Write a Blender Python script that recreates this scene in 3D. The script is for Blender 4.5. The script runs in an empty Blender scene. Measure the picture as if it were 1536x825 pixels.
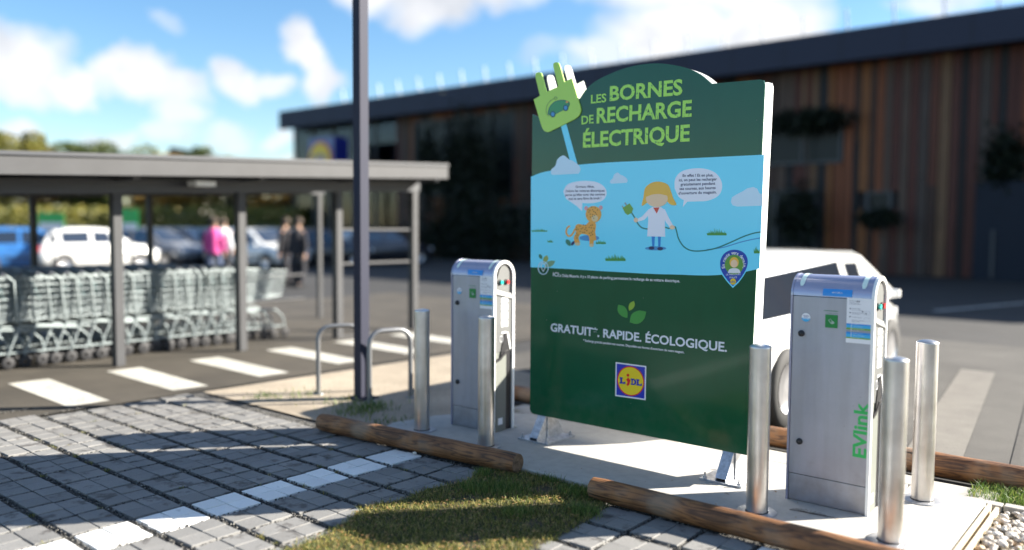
import bpy, bmesh, math, random
import numpy as np
from mathutils import Vector, Matrix, noise
from mathutils.geometry import tessellate_polygon
R = math.radians
rnd = random.Random(7)
scene = bpy.context.scene
col = scene.collection

# ---------------------------------------------------------------- camera
CZ = 1.53
YAW, PITCH, ROLL = R(39.8), R(3.39), R(0.4)
FW = Vector((-math.sin(YAW)*math.cos(PITCH), math.cos(YAW)*math.cos(PITCH), -math.sin(PITCH)))
RT = Vector((math.cos(YAW), math.sin(YAW), 0)); UP = RT.cross(FW)
R2 = RT*math.cos(ROLL)+UP*math.sin(ROLL); U2 = -RT*math.sin(ROLL)+UP*math.cos(ROLL)
CAM = Vector((0, 0, CZ))
cd = bpy.data.cameras.new('camera'); cam = bpy.data.objects.new('camera', cd); col.objects.link(cam)
cam.matrix_world = Matrix(((R2.x, U2.x, -FW.x, 0), (R2.y, U2.y, -FW.y, 0), (R2.z, U2.z, -FW.z, CZ), (0, 0, 0, 1)))
cd.sensor_width = 36; cd.lens = 36*1225/1536; cd.clip_end = 3000; cd.clip_start = .05
cd.dof.use_dof = True; cd.dof.focus_distance = 4.95; cd.dof.aperture_fstop = cd.lens/62.0
scene.camera = cam

def ray(px, py): return FW+R2*((px-768)/1225)-U2*((py-412.5)/1225)     # photo pixel to a direction, for surveying
def gnd(px, py, z=0.):
    d = ray(px, py); return CAM+d*((z-CZ)/d.z)
def aty(px, py, Y):
    d = ray(px, py); return CAM+d*(Y/d.y)
def proj(x, y, z):
    v = Vector((x, y, z))-CAM; d = v.dot(FW)
    return (768+1225*v.dot(R2)/d, 412.5-1225*v.dot(U2)/d, d) if d > .2 else (-9e3, -9e3, d)

# ---------------------------------------------------------------- light and sky
SUN_EL, SUN_AZ = R(26), math.atan2(.656, .755)
scene.view_settings.view_transform = 'Standard'; scene.view_settings.look = 'None'
scene.view_settings.gamma = 1; scene.view_settings.exposure = 2.08
sd = bpy.data.lights.new('sun', 'SUN'); sd.energy = 5.0; sd.angle = R(.5); sd.color = (1, .93, .82)
sun = bpy.data.objects.new('sun', sd); col.objects.link(sun)
sdir = Vector((math.sin(SUN_AZ)*math.cos(SUN_EL), math.cos(SUN_AZ)*math.cos(SUN_EL), math.sin(SUN_EL)))
sun.rotation_euler = sdir.to_track_quat('Z', 'Y').to_euler(); sun.location = (20, 20, 20)

world = bpy.data.worlds.new('World'); scene.world = world; world.use_nodes = True
wn, wl = world.node_tree.nodes, world.node_tree.links; wn.clear()
def N(nodes, t, **k):
    n = nodes.new(t)
    for a, v in k.items(): setattr(n, a, v)
    return n
def wmath(op, a, b=None, c=None, clamp=False):
    n = N(wn, 'ShaderNodeMath', operation=op, use_clamp=clamp)
    for i, v in enumerate((a, b, c)):
        if v is None: continue
        if isinstance(v, (int, float)): n.inputs[i].default_value = v
        else: wl.new(v, n.inputs[i])
    return n.outputs[0]
out = N(wn, 'ShaderNodeOutputWorld'); bg = N(wn, 'ShaderNodeBackground'); bg.inputs[1].default_value = .05
sky = N(wn, 'ShaderNodeTexSky', sky_type='NISHITA', sun_disc=False, sun_elevation=SUN_EL, sun_rotation=SUN_AZ)
sky.ozone_density = 2.2; sky.dust_density = .4; sky.air_density = 1.0
tc = N(wn, 'ShaderNodeTexCoord'); sep = N(wn, 'ShaderNodeSeparateXYZ'); wl.new(tc.outputs['Generated'], sep.inputs[0])
az = wmath('MULTIPLY', wmath('ARCTAN2', sep.outputs[0], sep.outputs[1]), 180/math.pi)
el = wmath('MULTIPLY', wmath('ARCSINE', sep.outputs[2]), 180/math.pi)
nz = N(wn, 'ShaderNodeTexNoise'); nz.inputs['Scale'].default_value = 11; nz.inputs['Detail'].default_value = 6; nz.inputs['Roughness'].default_value = .58
wl.new(tc.outputs['Generated'], nz.inputs['Vector'])
sp = N(wn, 'ShaderNodeSeparateColor'); wl.new(nz.outputs['Color'], sp.inputs[0])
azd = wmath('ADD', az, wmath('MULTIPLY', wmath('SUBTRACT', sp.outputs[0], .5), 6))
eld = wmath('ADD', el, wmath('MULTIPLY', wmath('SUBTRACT', sp.outputs[1], .5), 5))
# clouds of the photograph: pixel centre, half width, half height, density
CL = [(25, 95, 68, 55, 1), (30, 135, 60, 25, .8), (115, 125, 42, 26, .95), (195, 112, 58, 38, 1), (255, 128, 52, 26, .85), (345, 112, 36, 26, .9), (385, 130, 50, 16, .8),
      (460, 80, 26, 50, 1), (478, 125, 34, 40, .95), (260, 165, 40, 26, .75), (240, 200, 44, 28, .6), (330, 200, 40, 24, .6), (403, 198, 20, 18, .8),
      (155, 212, 36, 18, .7), (22, 205, 44, 20, .75), (230, 25, 26, 14, .35), (470, 215, 40, 16, .45), (405, 240, 60, 14, .6),
      (640, 10, 85, 46, 1), (590, -30, 90, 55, 1), (720, -30, 130, 45, .9), (1010, 50, 130, 55, 1), (900, 85, 60, 26, .7), (1140, 40, 95, 70, 1), (1050, -40, 220, 60, 1),
      (1400, 5, 60, 18, .7), (1480, -20, 90, 30, .7), (810, 75, 50, 20, .3)]
mask = None
for (cx, cy, hw, hh, dn) in CL:
    d = ray(cx, cy).normalized(); a0 = math.degrees(math.atan2(d.x, d.y)); e0 = math.degrees(math.asin(d.z))
    ra, re = hw/1225*57.3, hh/1225*57.3
    ax = wmath('POWER', wmath('ABSOLUTE', wmath('DIVIDE', wmath('SUBTRACT', azd, a0), ra)), 2)
    ey = wmath('POWER', wmath('ABSOLUTE', wmath('DIVIDE', wmath('SUBTRACT', eld, e0), re)), 2)
    v = wmath('MULTIPLY', wmath('DIVIDE', wmath('SUBTRACT', 1.08, wmath('ADD', ax, ey)), .8, clamp=True), dn)
    mask = v if mask is None else wmath('MAXIMUM', mask, v)
# the rest of the sky carries the same scattered cumulus
mp = N(wn, 'ShaderNodeMapping'); mp.inputs['Scale'].default_value = (1, 1, 2.6); wl.new(tc.outputs['Generated'], mp.inputs[0])
n2 = N(wn, 'ShaderNodeTexNoise'); n2.inputs['Scale'].default_value = 3.2; n2.inputs['Detail'].default_value = 8; wl.new(mp.outputs[0], n2.inputs['Vector'])
gen = wmath('MULTIPLY', wmath('SUBTRACT', n2.outputs['Fac'], .52), 7, clamp=True)
win = wmath('MULTIPLY', wmath('SUBTRACT', 38, wmath('ABSOLUTE', wmath('ADD', az, 39.8))), .2, clamp=True)   # azimuths the photograph shows
win2 = wmath('MULTIPLY', wmath('SUBTRACT', 19, el), .25, clamp=True)
gen = wmath('MULTIPLY', gen, wmath('SUBTRACT', 1, wmath('MULTIPLY', win, win2)))
mask = wmath('MAXIMUM', mask, gen, clamp=True)
mask = wmath('SMOOTH_MIN', mask, 1.0, .2)
ccol = N(wn, 'ShaderNodeMix', data_type='RGBA'); ccol.inputs[6].default_value = (5.2, 5.2, 5.3, 1); ccol.inputs[7].default_value = (3.7, 3.85, 4.15, 1)
wl.new(wmath('MULTIPLY', wmath('SUBTRACT', sp.outputs[2], .45), 5, clamp=True), ccol.inputs[0])
tint = N(wn, 'ShaderNodeHueSaturation'); tint.inputs['Saturation'].default_value = 1.22; tint.inputs['Value'].default_value = 1.06
wl.new(sky.outputs[0], tint.inputs['Color'])
mx = N(wn, 'ShaderNodeMix', data_type='RGBA'); wl.new(mask, mx.inputs[0]); wl.new(tint.outputs[0], mx.inputs[6]); wl.new(ccol.outputs[2], mx.inputs[7])
wl.new(mx.outputs[2], bg.inputs[0]); wl.new(bg.outputs[0], out.inputs[0])

# ---------------------------------------------------------------- materials
MATS = {}
def mat(name, c, rough=.6, metal=0., var=0., vscale=8., bump=0., bscale=40., coat=0., c2=None, per_obj=0., trans=0., spec=None, stretch=None, coord='Object'):
    if name in MATS: return MATS[name]
    m = bpy.data.materials.new(name); m.use_nodes = True; MATS[name] = m
    nt = m.node_tree; ns, ls = nt.nodes, nt.links; b = ns['Principled BSDF']
    b.inputs['Base Color'].default_value = (*c, 1); b.inputs['Roughness'].default_value = rough; b.inputs['Metallic'].default_value = metal
    if coat: b.inputs['Coat Weight'].default_value = coat; b.inputs['Coat Roughness'].default_value = .06
    if spec is not None: b.inputs['Specular IOR Level'].default_value = spec
    if trans: b.inputs['Transmission Weight'].default_value = trans
    src = None
    if var or bump or c2:
        t = ns.new('ShaderNodeTexCoord'); v = t.outputs[coord]
        if coord == 'World':
            pass
        if stretch:
            q = ns.new('ShaderNodeMapping'); q.inputs['Scale'].default_value = stretch; ls.new(v, q.inputs[0]); v = q.outputs[0]
    if var or c2:
        n = ns.new('ShaderNodeTexNoise'); n.inputs['Scale'].default_value = vscale; n.inputs['Detail'].default_value = 8; n.inputs['Roughness'].default_value = .65
        ls.new(v, n.inputs['Vector'])
        r = ns.new('ShaderNodeValToRGB'); r.color_ramp.elements[0].position = .35; r.color_ramp.elements[1].position = .65
        a = c2 if c2 else tuple(x*(1-var) for x in c); bb = c if c2 else tuple(min(1, x*(1+var)) for x in c)
        r.color_ramp.elements[0].color = (*a, 1); r.color_ramp.elements[1].color = (*bb, 1)
        ls.new(n.outputs['Fac'], r.inputs[0]); src = r.outputs[0]
    if per_obj:
        o = ns.new('ShaderNodeObjectInfo'); h = ns.new('ShaderNodeHueSaturation')
        if src: ls.new(src, h.inputs['Color'])
        else: h.inputs['Color'].default_value = (*c, 1)
        k = ns.new('ShaderNodeMapRange'); k.inputs[3].default_value = 1-per_obj; k.inputs[4].default_value = 1+per_obj
        ls.new(o.outputs['Random'], k.inputs[0]); ls.new(k.outputs[0], h.inputs['Value']); src = h.outputs[0]
    if src: ls.new(src, b.inputs['Base Color'])
    if bump:
        n = ns.new('ShaderNodeTexNoise'); n.inputs['Scale'].default_value = bscale; n.inputs['Detail'].default_value = 6; ls.new(v, n.inputs['Vector'])
        bp = ns.new('ShaderNodeBump'); bp.inputs['Strength'].default_value = bump; bp.inputs['Distance'].default_value = .01
        ls.new(n.outputs['Fac'], bp.inputs['Height']); ls.new(bp.outputs[0], b.inputs['Normal'])
    return m
def flat(name, c, rough=.3): return mat(name, c, rough, coat=.25, spec=.4)

# ---------------------------------------------------------------- mesh helpers
class MB:
    def __init__(s): s.v = []; s.f = []; s.sm = []
    def add(s, vs, fs, smooth=False):
        o = len(s.v); s.v += [tuple(p) for p in vs]; s.f += [tuple(i+o for i in f) for f in fs]; s.sm += [smooth]*len(fs); return s
    def box(s, x0, y0, z0, x1, y1, z1, b=0.):
        if b <= 0:
            return s.add([(x0, y0, z0), (x1, y0, z0), (x1, y1, z0), (x0, y1, z0), (x0, y0, z1), (x1, y0, z1), (x1, y1, z1), (x0, y1, z1)],
                         [(0, 3, 2, 1), (4, 5, 6, 7), (0, 1, 5, 4), (1, 2, 6, 5), (2, 3, 7, 6), (3, 0, 4, 7)])
        bm = bmesh.new(); bmesh.ops.create_cube(bm, size=1)
        for w in bm.verts: w.co = Vector(((x0+x1)/2+w.co.x*(x1-x0), (y0+y1)/2+w.co.y*(y1-y0), (z0+z1)/2+w.co.z*(z1-z0)))
        bmesh.ops.bevel(bm, geom=list(bm.edges), offset=b, segments=2, profile=.7, affect='EDGES')
        bm.verts.index_update(); s.add([w.co for w in bm.verts], [[q.index for q in f.verts] for f in bm.faces]); bm.free(); return s
    def cyl(s, p0, p1, r0, r1=None, n=16, caps=True, smooth=True):
        r1 = r0 if r1 is None else r1; p0, p1 = Vector(p0), Vector(p1); d = (p1-p0).normalized()
        a = d.orthogonal().normalized(); b = d.cross(a)
        vs = [p0+(a*math.cos(t)+b*math.sin(t))*r0 for t in [2*math.pi*i/n for i in range(n)]]+[p1+(a*math.cos(t)+b*math.sin(t))*r1 for t in [2*math.pi*i/n for i in range(n)]]
        s.add(vs, [(i, (i+1) % n, n+(i+1) % n, n+i) for i in range(n)], smooth)
        if caps:
            s.add(vs[:n], [tuple(range(n-1, -1, -1))]); s.add(vs[n:], [tuple(range(n))])
        return s
    def tube(s, pts, r, n=6, smooth=True):
        pts = [Vector(p) for p in pts]; rings = []
        prev = None
        for i, p in enumerate(pts):
            t = (pts[min(i+1, len(pts)-1)]-pts[max(i-1, 0)]).normalized()
            a = t.orthogonal().normalized() if prev is None else (prev-t*prev.dot(t)).normalized()
            prev = a; b = t.cross(a); rings.append([p+(a*math.cos(2*math.pi*k/n)+b*math.sin(2*math.pi*k/n))*r for k in range(n)])
        vs = [q for g in rings for q in g]
        fs = [(i*n+k, i*n+(k+1) % n, (i+1)*n+(k+1) % n, (i+1)*n+k) for i in range(len(pts)-1) for k in range(n)]
        s.add(vs, fs, smooth); s.add(rings[0], [tuple(range(n-1, -1, -1))]); s.add(rings[-1], [tuple(range(n))]); return s
    def lathe(s, prof, n=24, c=(0, 0, 0), axis='Z', smooth=True):
        vs = []
        for (r, z) in prof:
            for i in range(n):
                t = 2*math.pi*i/n; x, y = r*math.cos(t), r*math.sin(t)
                q = (x, y, z) if axis == 'Z' else ((z, x, y) if axis == 'X' else (y, z, x))
                vs.append((q[0]+c[0], q[1]+c[1], q[2]+c[2]))
        fs = [(j*n+i, j*n+(i+1) % n, (j+1)*n+(i+1) % n, (j+1)*n+i) for j in range(len(prof)-1) for i in range(n)]
        return s.add(vs, fs, smooth)
    def prism(s, poly, a, b, plane='XZ'):
        """extrude a 2-D polygon between a and b of the third axis"""
        def P(u, v, w): return (u, w, v) if plane == 'XZ' else ((w, u, v) if plane == 'YZ' else (u, v, w))
        n = len(poly); A = [P(u, v, a) for u, v in poly]; B = [P(u, v, b) for u, v in poly]
        tri = tessellate_polygon([[Vector((u, v, 0)) for u, v in poly]])
        s.add(A+B, [tuple(t) for t in tri]+[tuple(n+i for i in reversed(t)) for t in tri]+[(i, (i+1) % n, n+(i+1) % n, n+i) for i in range(n)])
        return s
    def mesh(s, name, m):
        me = bpy.data.meshes.new(name); me.from_pydata(s.v, [], s.f)
        me.polygons.foreach_set('use_smooth', s.sm); 
        if m: me.materials.append(m)
        bm = bmesh.new(); bm.from_mesh(me); bmesh.ops.recalc_face_normals(bm, faces=bm.faces); bm.to_mesh(me); bm.free()
        return me
    def build(s, name, m, parent=None, loc=None, kind=None, label=None):
        o = bpy.data.objects.new(name, s.mesh(name, m)); col.objects.link(o)
        if parent: o.parent = parent
        if loc is not None: o.location = loc
        if kind: o['kind'] = kind
        if label: o['label'] = label
        return o
def thing(name, label, cat, loc=(0, 0, 0), rz=0, group=None):
    o = bpy.data.objects.new(name, None); col.objects.link(o); o.empty_display_size = .1
    o.location = loc; o.rotation_euler = (0, 0, rz); return tag(o, label, cat, group)
def tag(o, label, cat, group=None):
    o['label'] = label; o['category'] = cat
    if group: o['group'] = group
    return o
def copy_tree(o, parent=None):
    kids = KIDS.get(o.name)
    if kids is None: kids = KIDS[o.name] = [c for c in bpy.data.objects if c.parent == o]
    c = o.copy(); col.objects.link(c); c.parent = parent
    for k in kids: copy_tree(k, c)
    return c
KIDS = {}
def inst(name, me, parent, loc, rot=None, sc=None):
    o = bpy.data.objects.new(name, me); col.objects.link(o); o.parent = parent; o.location = loc
    if rot: o.rotation_euler = rot
    if sc: o.scale = sc
    return o
def smoothpts(pts, closed=False, k=6):
    """Catmull-Rom through points"""
    n = len(pts); outp = []
    rng = range(n) if closed else range(n-1)
    for i in rng:
        p = [pts[(i+j) % n] if closed else pts[min(max(i+j, 0), n-1)] for j in (-1, 0, 1, 2)]
        for t in [q/k for q in range(k)]:
            outp.append(tuple(.5*((2*p[1][a])+(-p[0][a]+p[2][a])*t+(2*p[0][a]-5*p[1][a]+4*p[2][a]-p[3][a])*t*t+(-p[0][a]+3*p[1][a]-3*p[2][a]+p[3][a])*t**3) for a in range(len(pts[0]))))
    if not closed: outp.append(tuple(pts[-1]))
    return outp
def ell(cx, cy, rx, ry, n=28, a0=0, a1=2*math.pi): return [(cx+rx*math.cos(a0+(a1-a0)*i/n), cy+ry*math.sin(a0+(a1-a0)*i/n)) for i in range(n)]
def rrect(x0, z0, x1, z1, r, k=5):
    o = []
    for (cx, cz, a) in ((x1-r, z1-r, 0), (x0+r, z1-r, 90), (x0+r, z0+r, 180), (x1-r, z0+r, 270)):
        o += [(cx+r*math.cos(R(a+90*i/k)), cz+r*math.sin(R(a+90*i/k))) for i in range(k+1)]
    return o

TEXTS = {}
def text_shape(body, bold=.0):
    key = (body, bold)
    if key in TEXTS: return TEXTS[key]
    cu = bpy.data.curves.new('t', 'FONT'); cu.body = body; cu.size = 1; cu.resolution_u = 3; cu.offset = bold; cu.fill_mode = 'FRONT'
    o = bpy.data.objects.new('t', cu); col.objects.link(o); bpy.context.view_layer.update()
    me = bpy.data.meshes.new_from_object(o.evaluated_get(bpy.context.evaluated_depsgraph_get()))
    v = [(p.co.x, p.co.y) for p in me.vertices]; f = [tuple(p.vertices) for p in me.polygons]
    bpy.data.objects.remove(o); bpy.data.curves.remove(cu); bpy.data.meshes.remove(me)
    xs = [p[0] for p in v] or [0, 1]; TEXTS[key] = (v, f, min(xs), max(xs)); return TEXTS[key]
def lettering(mb, body, a, b, cap, y, bold=.012):
    """text from plane point a to plane point b (XZ), capital height cap, lying at depth y"""
    v, f, x0, x1 = text_shape(body, bold); ax = Vector((b[0]-a[0], b[1]-a[1])); w = ax.length; ax.normalize(); up = Vector((-ax.y, ax.x))
    sx = w/(x1-x0); sy = cap/.70
    mb.add([(a[0]+ax.x*(p[0]-x0)*sx+up.x*p[1]*sy, y, a[1]+ax.y*(p[0]-x0)*sx+up.y*p[1]*sy) for p in v], f)
    return mb

# ================================================================= SETTING
def world_ramp(m, scale, stops, detail=8, rough=.6, inp='Base Color'):
    nt = m.node_tree; ns, ls = nt.nodes, nt.links
    g = ns.new('ShaderNodeNewGeometry'); n = ns.new('ShaderNodeTexNoise'); n.inputs['Scale'].default_value = scale; n.inputs['Detail'].default_value = detail; n.inputs['Roughness'].default_value = rough
    ls.new(g.outputs['Position'], n.inputs['Vector']); r = ns.new('ShaderNodeValToRGB')
    while len(r.color_ramp.elements) < len(stops): r.color_ramp.elements.new(.5)
    for e, (p, c) in zip(r.color_ramp.elements, stops): e.position = p; e.color = (*c, 1)
    ls.new(n.outputs['Fac'], r.inputs[0]); return r.outputs[0]
def mulmix(m, a, b, fac=1.):
    x = m.node_tree.nodes.new('ShaderNodeMix'); x.data_type = 'RGBA'; x.blend_type = 'MULTIPLY'; x.inputs[0].default_value = fac
    m.node_tree.links.new(a, x.inputs[6]); m.node_tree.links.new(b, x.inputs[7]); return x.outputs[2]
def ground_mat(name, layers, rough=.85, bump=.25, bscale=60, per_obj=0.):
    m = bpy.data.materials.new(name); m.use_nodes = True; b = m.node_tree.nodes['Principled BSDF']; b.inputs['Roughness'].default_value = rough
    o = world_ramp(m, layers[0][0], layers[0][1])
    for l in layers[1:]: o = mulmix(m, o, world_ramp(m, l[0], l[1]))
    ns, ls = m.node_tree.nodes, m.node_tree.links
    if per_obj:
        oi = ns.new('ShaderNodeObjectInfo'); k = ns.new('ShaderNodeMapRange'); k.inputs[3].default_value = 1-per_obj; k.inputs[4].default_value = 1+per_obj
        ls.new(oi.outputs['Random'], k.inputs[0]); h = ns.new('ShaderNodeHueSaturation'); ls.new(o, h.inputs['Color']); ls.new(k.outputs[0], h.inputs['Value']); o = h.outputs[0]
    ls.new(o, b.inputs['Base Color'])
    g = ns.new('ShaderNodeNewGeometry'); n = ns.new('ShaderNodeTexNoise'); n.inputs['Scale'].default_value = bscale; n.inputs['Detail'].default_value = 5
    ls.new(g.outputs['Position'], n.inputs['Vector']); bp = ns.new('ShaderNodeBump'); bp.inputs['Strength'].default_value = bump; bp.inputs['Distance'].default_value = .006
    ls.new(n.outputs['Fac'], bp.inputs['Height']); ls.new(bp.outputs[0], b.inputs['Normal']); return m
W1 = (1, 1, 1)
M_asph = ground_mat('asphalt', [(3, [(.3, (.030, .030, .030)), (.7, (.044, .042, .040))]), (.6, [(.35, (.7,)*3), (.6, W1)]), (150, [(.35, (.65,)*3), (.65, W1)])], .8, .4, 120)
M_road = ground_mat('road_asphalt', [(2, [(.3, (.056, .048, .037)), (.7, (.082, .071, .055))]), (.8, [(.38, (.7,)*3), (.55, W1)]), (150, [(.35, (.7,)*3), (.65, W1)])], .8, .4, 120)
M_bay = ground_mat('bay_asphalt', [(1.5, [(.3, (.058, .054, .048)), (.7, (.09, .084, .075))]), (.7, [(.35, (.7,)*3), (.6, W1)]), (110, [(.35, (.7,)*3), (.65, W1)])], .85, .4, 120)
M_paint = ground_mat('road_paint', [(5, [(.25, (.36, .35, .31)), (.6, (.52, .51, .46))]), (28, [(.33, (.35, .33, .3)), (.42, W1)]), (90, [(.3, (.8,)*3), (.6, W1)])], .6, .1, 80)
M_conc = ground_mat('slab_concrete', [(1.6, [(.3, (.36, .345, .32)), (.7, (.44, .425, .39))]), (14, [(.3, (.86,)*3), (.6, W1)]), (130, [(.26, (.55,)*3), (.36, W1)])], .85, .25, 90)
M_kerb = ground_mat('kerb_concrete', [(6, [(.3, (.28, .265, .24)), (.7, (.42, .40, .36))]), (140, [(.3, (.7,)*3), (.5, W1)])], .9, .3, 90)
M_gbase = ground_mat('gap_gravel', [(120, [(.38, (.012, .012, .012)), (.5, (.05, .048, .045)), (.66, (.22, .21, .19))])], .95, 1., 160)
M_soil = ground_mat('bare_soil', [(4, [(.3, (.05, .038, .02)), (.7, (.10, .08, .045))]), (60, [(.3, (.5,)*3), (.6, W1)])], .95, .8, 70)
M_sand = ground_mat('sandy_gravel', [(1.3, [(.3, (.24, .20, .15)), (.7, (.40, .34, .26))]), (50, [(.3, (.65,)*3), (.6, W1)])], .95, .6, 70)
M_turf = ground_mat('turf', [(1.2, [(.3, (.05, .075, .02)), (.7, (.13, .14, .045))]), (14, [(.3, (.6,)*3), (.6, W1)])], .95, .6, 30)
M_pave = ground_mat('grey_paving', [(1.5, [(.3, (.17, .168, .163)), (.7, (.22, .215, .205))]), (8, [(.37, (.45, .43, .42)), (.44, W1)]), (170, [(.3, (.75,)*3), (.6, W1)])], .72, .3, 140, .13)
M_pavew = ground_mat('white_paving', [(1.5, [(.3, (.70, .70, .68)), (.7, (.80, .79, .76))]), (11, [(.30, (.6, .6, .6)), (.38, W1)]), (170, [(.3, (.88,)*3), (.6, W1)])], .7, .2, 140, .06)

def sheet(name, poly, z, m, th=0., kind='structure', parent=None):
    mb = MB()
    if th: mb.prism(poly, z-th, z, 'XY')
    else:
        tri = tessellate_polygon([[Vector((u, v, 0)) for u, v in poly]]); mb.add([(u, v, z) for u, v in poly], [tuple(t) for t in tri])
    return mb.build(name, m, parent, kind=kind)
def quad(x0, y0, x1, y1): return [(x0, y0), (x1, y0), (x1, y1), (x0, y1)]

# ground: one sheet to the horizon, pieces above it
sheet('ground', quad(-900, -700, 700, 900), -.062, M_asph)
sheet('road', [(-14.5, -12), (-7.42, -12), (-7.2, 3.9), (-7.1, 9), (-6.2, 13), (-14.5, 13)], -.05, M_road)
sheet('parking_bay_surface', [(-6.6, 5.75), (9, 5.75), (9, 12.8), (-6.0, 12.8)], -.046, M_bay)
sheet('sandy_bed', [(-7.06, 3.97), (-4.62, 3.97), (-4.6, 5.3), (-5.0, 6.6), (-6.9, 7.4)], -.035, M_sand)
sheet('paving_bed', [(-7.4, -3.5), (3.2, -3.5), (3.2, 4.25), (-.8, 4.25), (-.8, 3.97), (-7.06, 3.97)], -.048, M_gbase)
sheet('back_paving_bed', quad(-4.6, 5.1, 2.5, 5.5), -.044, M_gbase)

# crosswalk
for i, (Y, dx) in enumerate(((.95, 0), (1.96, .0), (2.94, 0), (3.88, .02), (4.83, 0), (5.87, -.03), (6.9, 0), (7.9, 0))):
    mb = MB(); P = [(-8.9+dx, Y), (-7.4+dx, Y-.04), (-7.38+dx, Y+.31), (-8.88+dx, Y+.37)]
    mb.add([(x, y, -.046) for x, y in P], [(0, 1, 2, 3)]); mb.build('crosswalk_stripe', M_paint, kind='structure')
# bay lines painted behind the charging slab
for x in (-4.9, 3.1):
    MB().add([(x-.07, 6.3, -.041), (x+.07, 6.3, -.041), (x+.07, 11.2, -.041), (x-.07, 11.2, -.041)], [(0, 1, 2, 3)]).build('bay_line', M_paint, kind='structure')
M_worn = ground_mat('worn_band', [(4, [(.3, (.11, .10, .088)), (.7, (.15, .14, .12))]), (90, [(.3, (.75,)*3), (.6, W1)])], .8, .2, 80)
for o_ in (0, .95):
    MB().add([(-1.50+o_, 6.1, -.041), (-1.14+o_, 6.1, -.041), (-1.62+o_, 10.3, -.041), (-1.96+o_, 10.3, -.041)], [(0, 1, 2, 3)]).build('painted_band', M_worn, kind='structure')
M_seal2 = ground_mat('tar_seam', [(8, [(.3, (.03, .028, .025)), (.7, (.06, .055, .05))])], .9, .2, 80)
MB().add([(-.86, 6.1, -.040), (-.82, 6.1, -.040), (-1.22, 10.3, -.040), (-1.27, 10.3, -.040)], [(0, 1, 2, 3)]).build('tar_seam', M_seal2, kind='structure')
for y in (17.5,):
    MB().add([(-3.9, y, -.058), (-3.75, y, -.058), (-2.2, y+5, -.058), (-2.35, y+5, -.058)], [(0, 1, 2, 3)]).build('lane_line', M_paint, kind='structure')

# concrete slab, built as a mesh with rounded left end
slab = [(-4.62, 3.98), (-.83, 3.96), (-.83, 5.17), (-4.15, 5.17), (-4.45, 5.02), (-4.66, 4.62), (-4.74, 4.25)]
sl = sheet('concrete_slab', slab, 0, M_conc, .08)
bv = sl.modifiers.new('b', 'BEVEL'); bv.width = .008; bv.segments = 2
# timber edging of the gravel bed
M_wed = mat('pale_timber', (.62, .53, .38), .7, var=.2, vscale=6, stretch=(30, 1, 30), bump=.3)
ed = thing('timber_edging', 'pale thin timber edging boards between concrete slab and pebble bed', 'edging', (-.80, 0, 0))
MB().box(-.018, 3.2, -.1, 0, 5.15, .004, .003).build('board', M_wed, ed)
MB().box(.022, 3.2, -.1, .04, 5.13, .0, .003).build('board', M_wed, ed)

# kerb of concrete edging stones behind the slab
kb = MB().box(-.245, -.035, -.09, .245, .035, .0, .006).mesh('kerb_stone', M_kerb)
kr = thing('edging_kerb', 'row of narrow concrete edging stones along the back of the slab', 'kerb', (0, 5.212, 0))
for i in range(13): inst('kerb_stone', kb, kr, (-4.0+i*.5, 0, rnd.uniform(-.004, .004)))
# second row of slabs behind
ps = MB().box(-.195, -.1, -.06, .195, .1, 0, .006).mesh('paving_slab', M_kerb)
pr_ = thing('back_paving_strip', 'strip of grey paving slabs between edging stones and rear log', 'paving', (0, 5.36, -.008))
for i in range(9): inst('paving_slab', ps, pr_, (-4.2+i*.4, 0, rnd.uniform(-.004, .004)))

# ---- block paving: 2 x 2 stones per module, gravel gaps
PX, PY, X0, Y0 = .297, .3115, -4.25, 1.655
SX, SY = .1318, .1300
def in_poly(x, y, P):
    c = False; j = len(P)-1
    for i in range(len(P)):
        if (P[i][1] > y) != (P[j][1] > y) and x < (P[j][0]-P[i][0])*(y-P[i][1])/(P[j][1]-P[i][1])+P[i][0]: c = not c
        j = i
    return c
grass_poly = smoothpts([(-3.30, 1.95), (-3.27, 2.285), (-3.33, 2.63), (-3.42, 2.8), (-3.46, 2.96), (-3.39, 3.1), (-3.42, 3.33), (-3.36, 3.6), (-3.42, 3.81), (-3.3, 4.0), (-2.9, 4.0), (-2.62, 3.95), (-2.46, 3.78), (-2.4, 3.4), (-2.39, 3.04), (-2.35, 2.6), (-2.3, 2.1), (-2.8, 1.9)], True, 3)
paveregion = [(-7.4, -.9), (2.6, -.9), (2.6, 3.93), (-2.5, 3.93), (-4.6, 3.93), (-7.04, 3.93)]
pv = bpy.data.objects.new('block_paving', None); col.objects.link(pv); pv['kind'] = 'structure'
bxm = MB()
def stone_mesh(m):
    b = .002; mb = MB(); x, y = SX/2, SY/2
    vs = [(-x, -y, -.05), (x, -y, -.05), (x, y, -.05), (-x, y, -.05), (-x, -y, -b), (x, -y, -b), (x, y, -b), (-x, y, -b), (-x+b, -y+b, 0), (x-b, -y+b, 0), (x-b, y-b, 0), (-x+b, y-b, 0)]
    mb.add(vs, [(0, 1, 5, 4), (1, 2, 6, 5), (2, 3, 7, 6), (3, 0, 4, 7), (4, 5, 9, 8), (5, 6, 10, 9), (6, 7, 11, 10), (7, 4, 8, 11), (8, 9, 10, 11)]); return mb
sg, sw = stone_mesh(None).mesh('paving_stone', M_pave), stone_mesh(None).mesh('paving_stone', M_pavew)
stones = []
for i in range(-11, 24):
    for j in range(-9, 8):
        xa, ya = X0+i*PX+.015, Y0+j*PY+.0225
        for a in (0, 1):
            for b in (0, 1):
                x = xa+SX/2+a*(SX+.0045); y = ya+SY/2+b*(SY+.0065)
                if not in_poly(x, y, paveregion) or y > 3.9: continue
                if in_poly(x+.03, y, grass_poly) and in_poly(x-.05, y, grass_poly): continue
                w = (i == 0) or (i == 9)
                q = proj(x, y, -.03)
                vis = -30 < q[0] < 1566 and q[1] < 860
                stones.append((0 if vis else 1, q[2], x, y, w))
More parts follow.
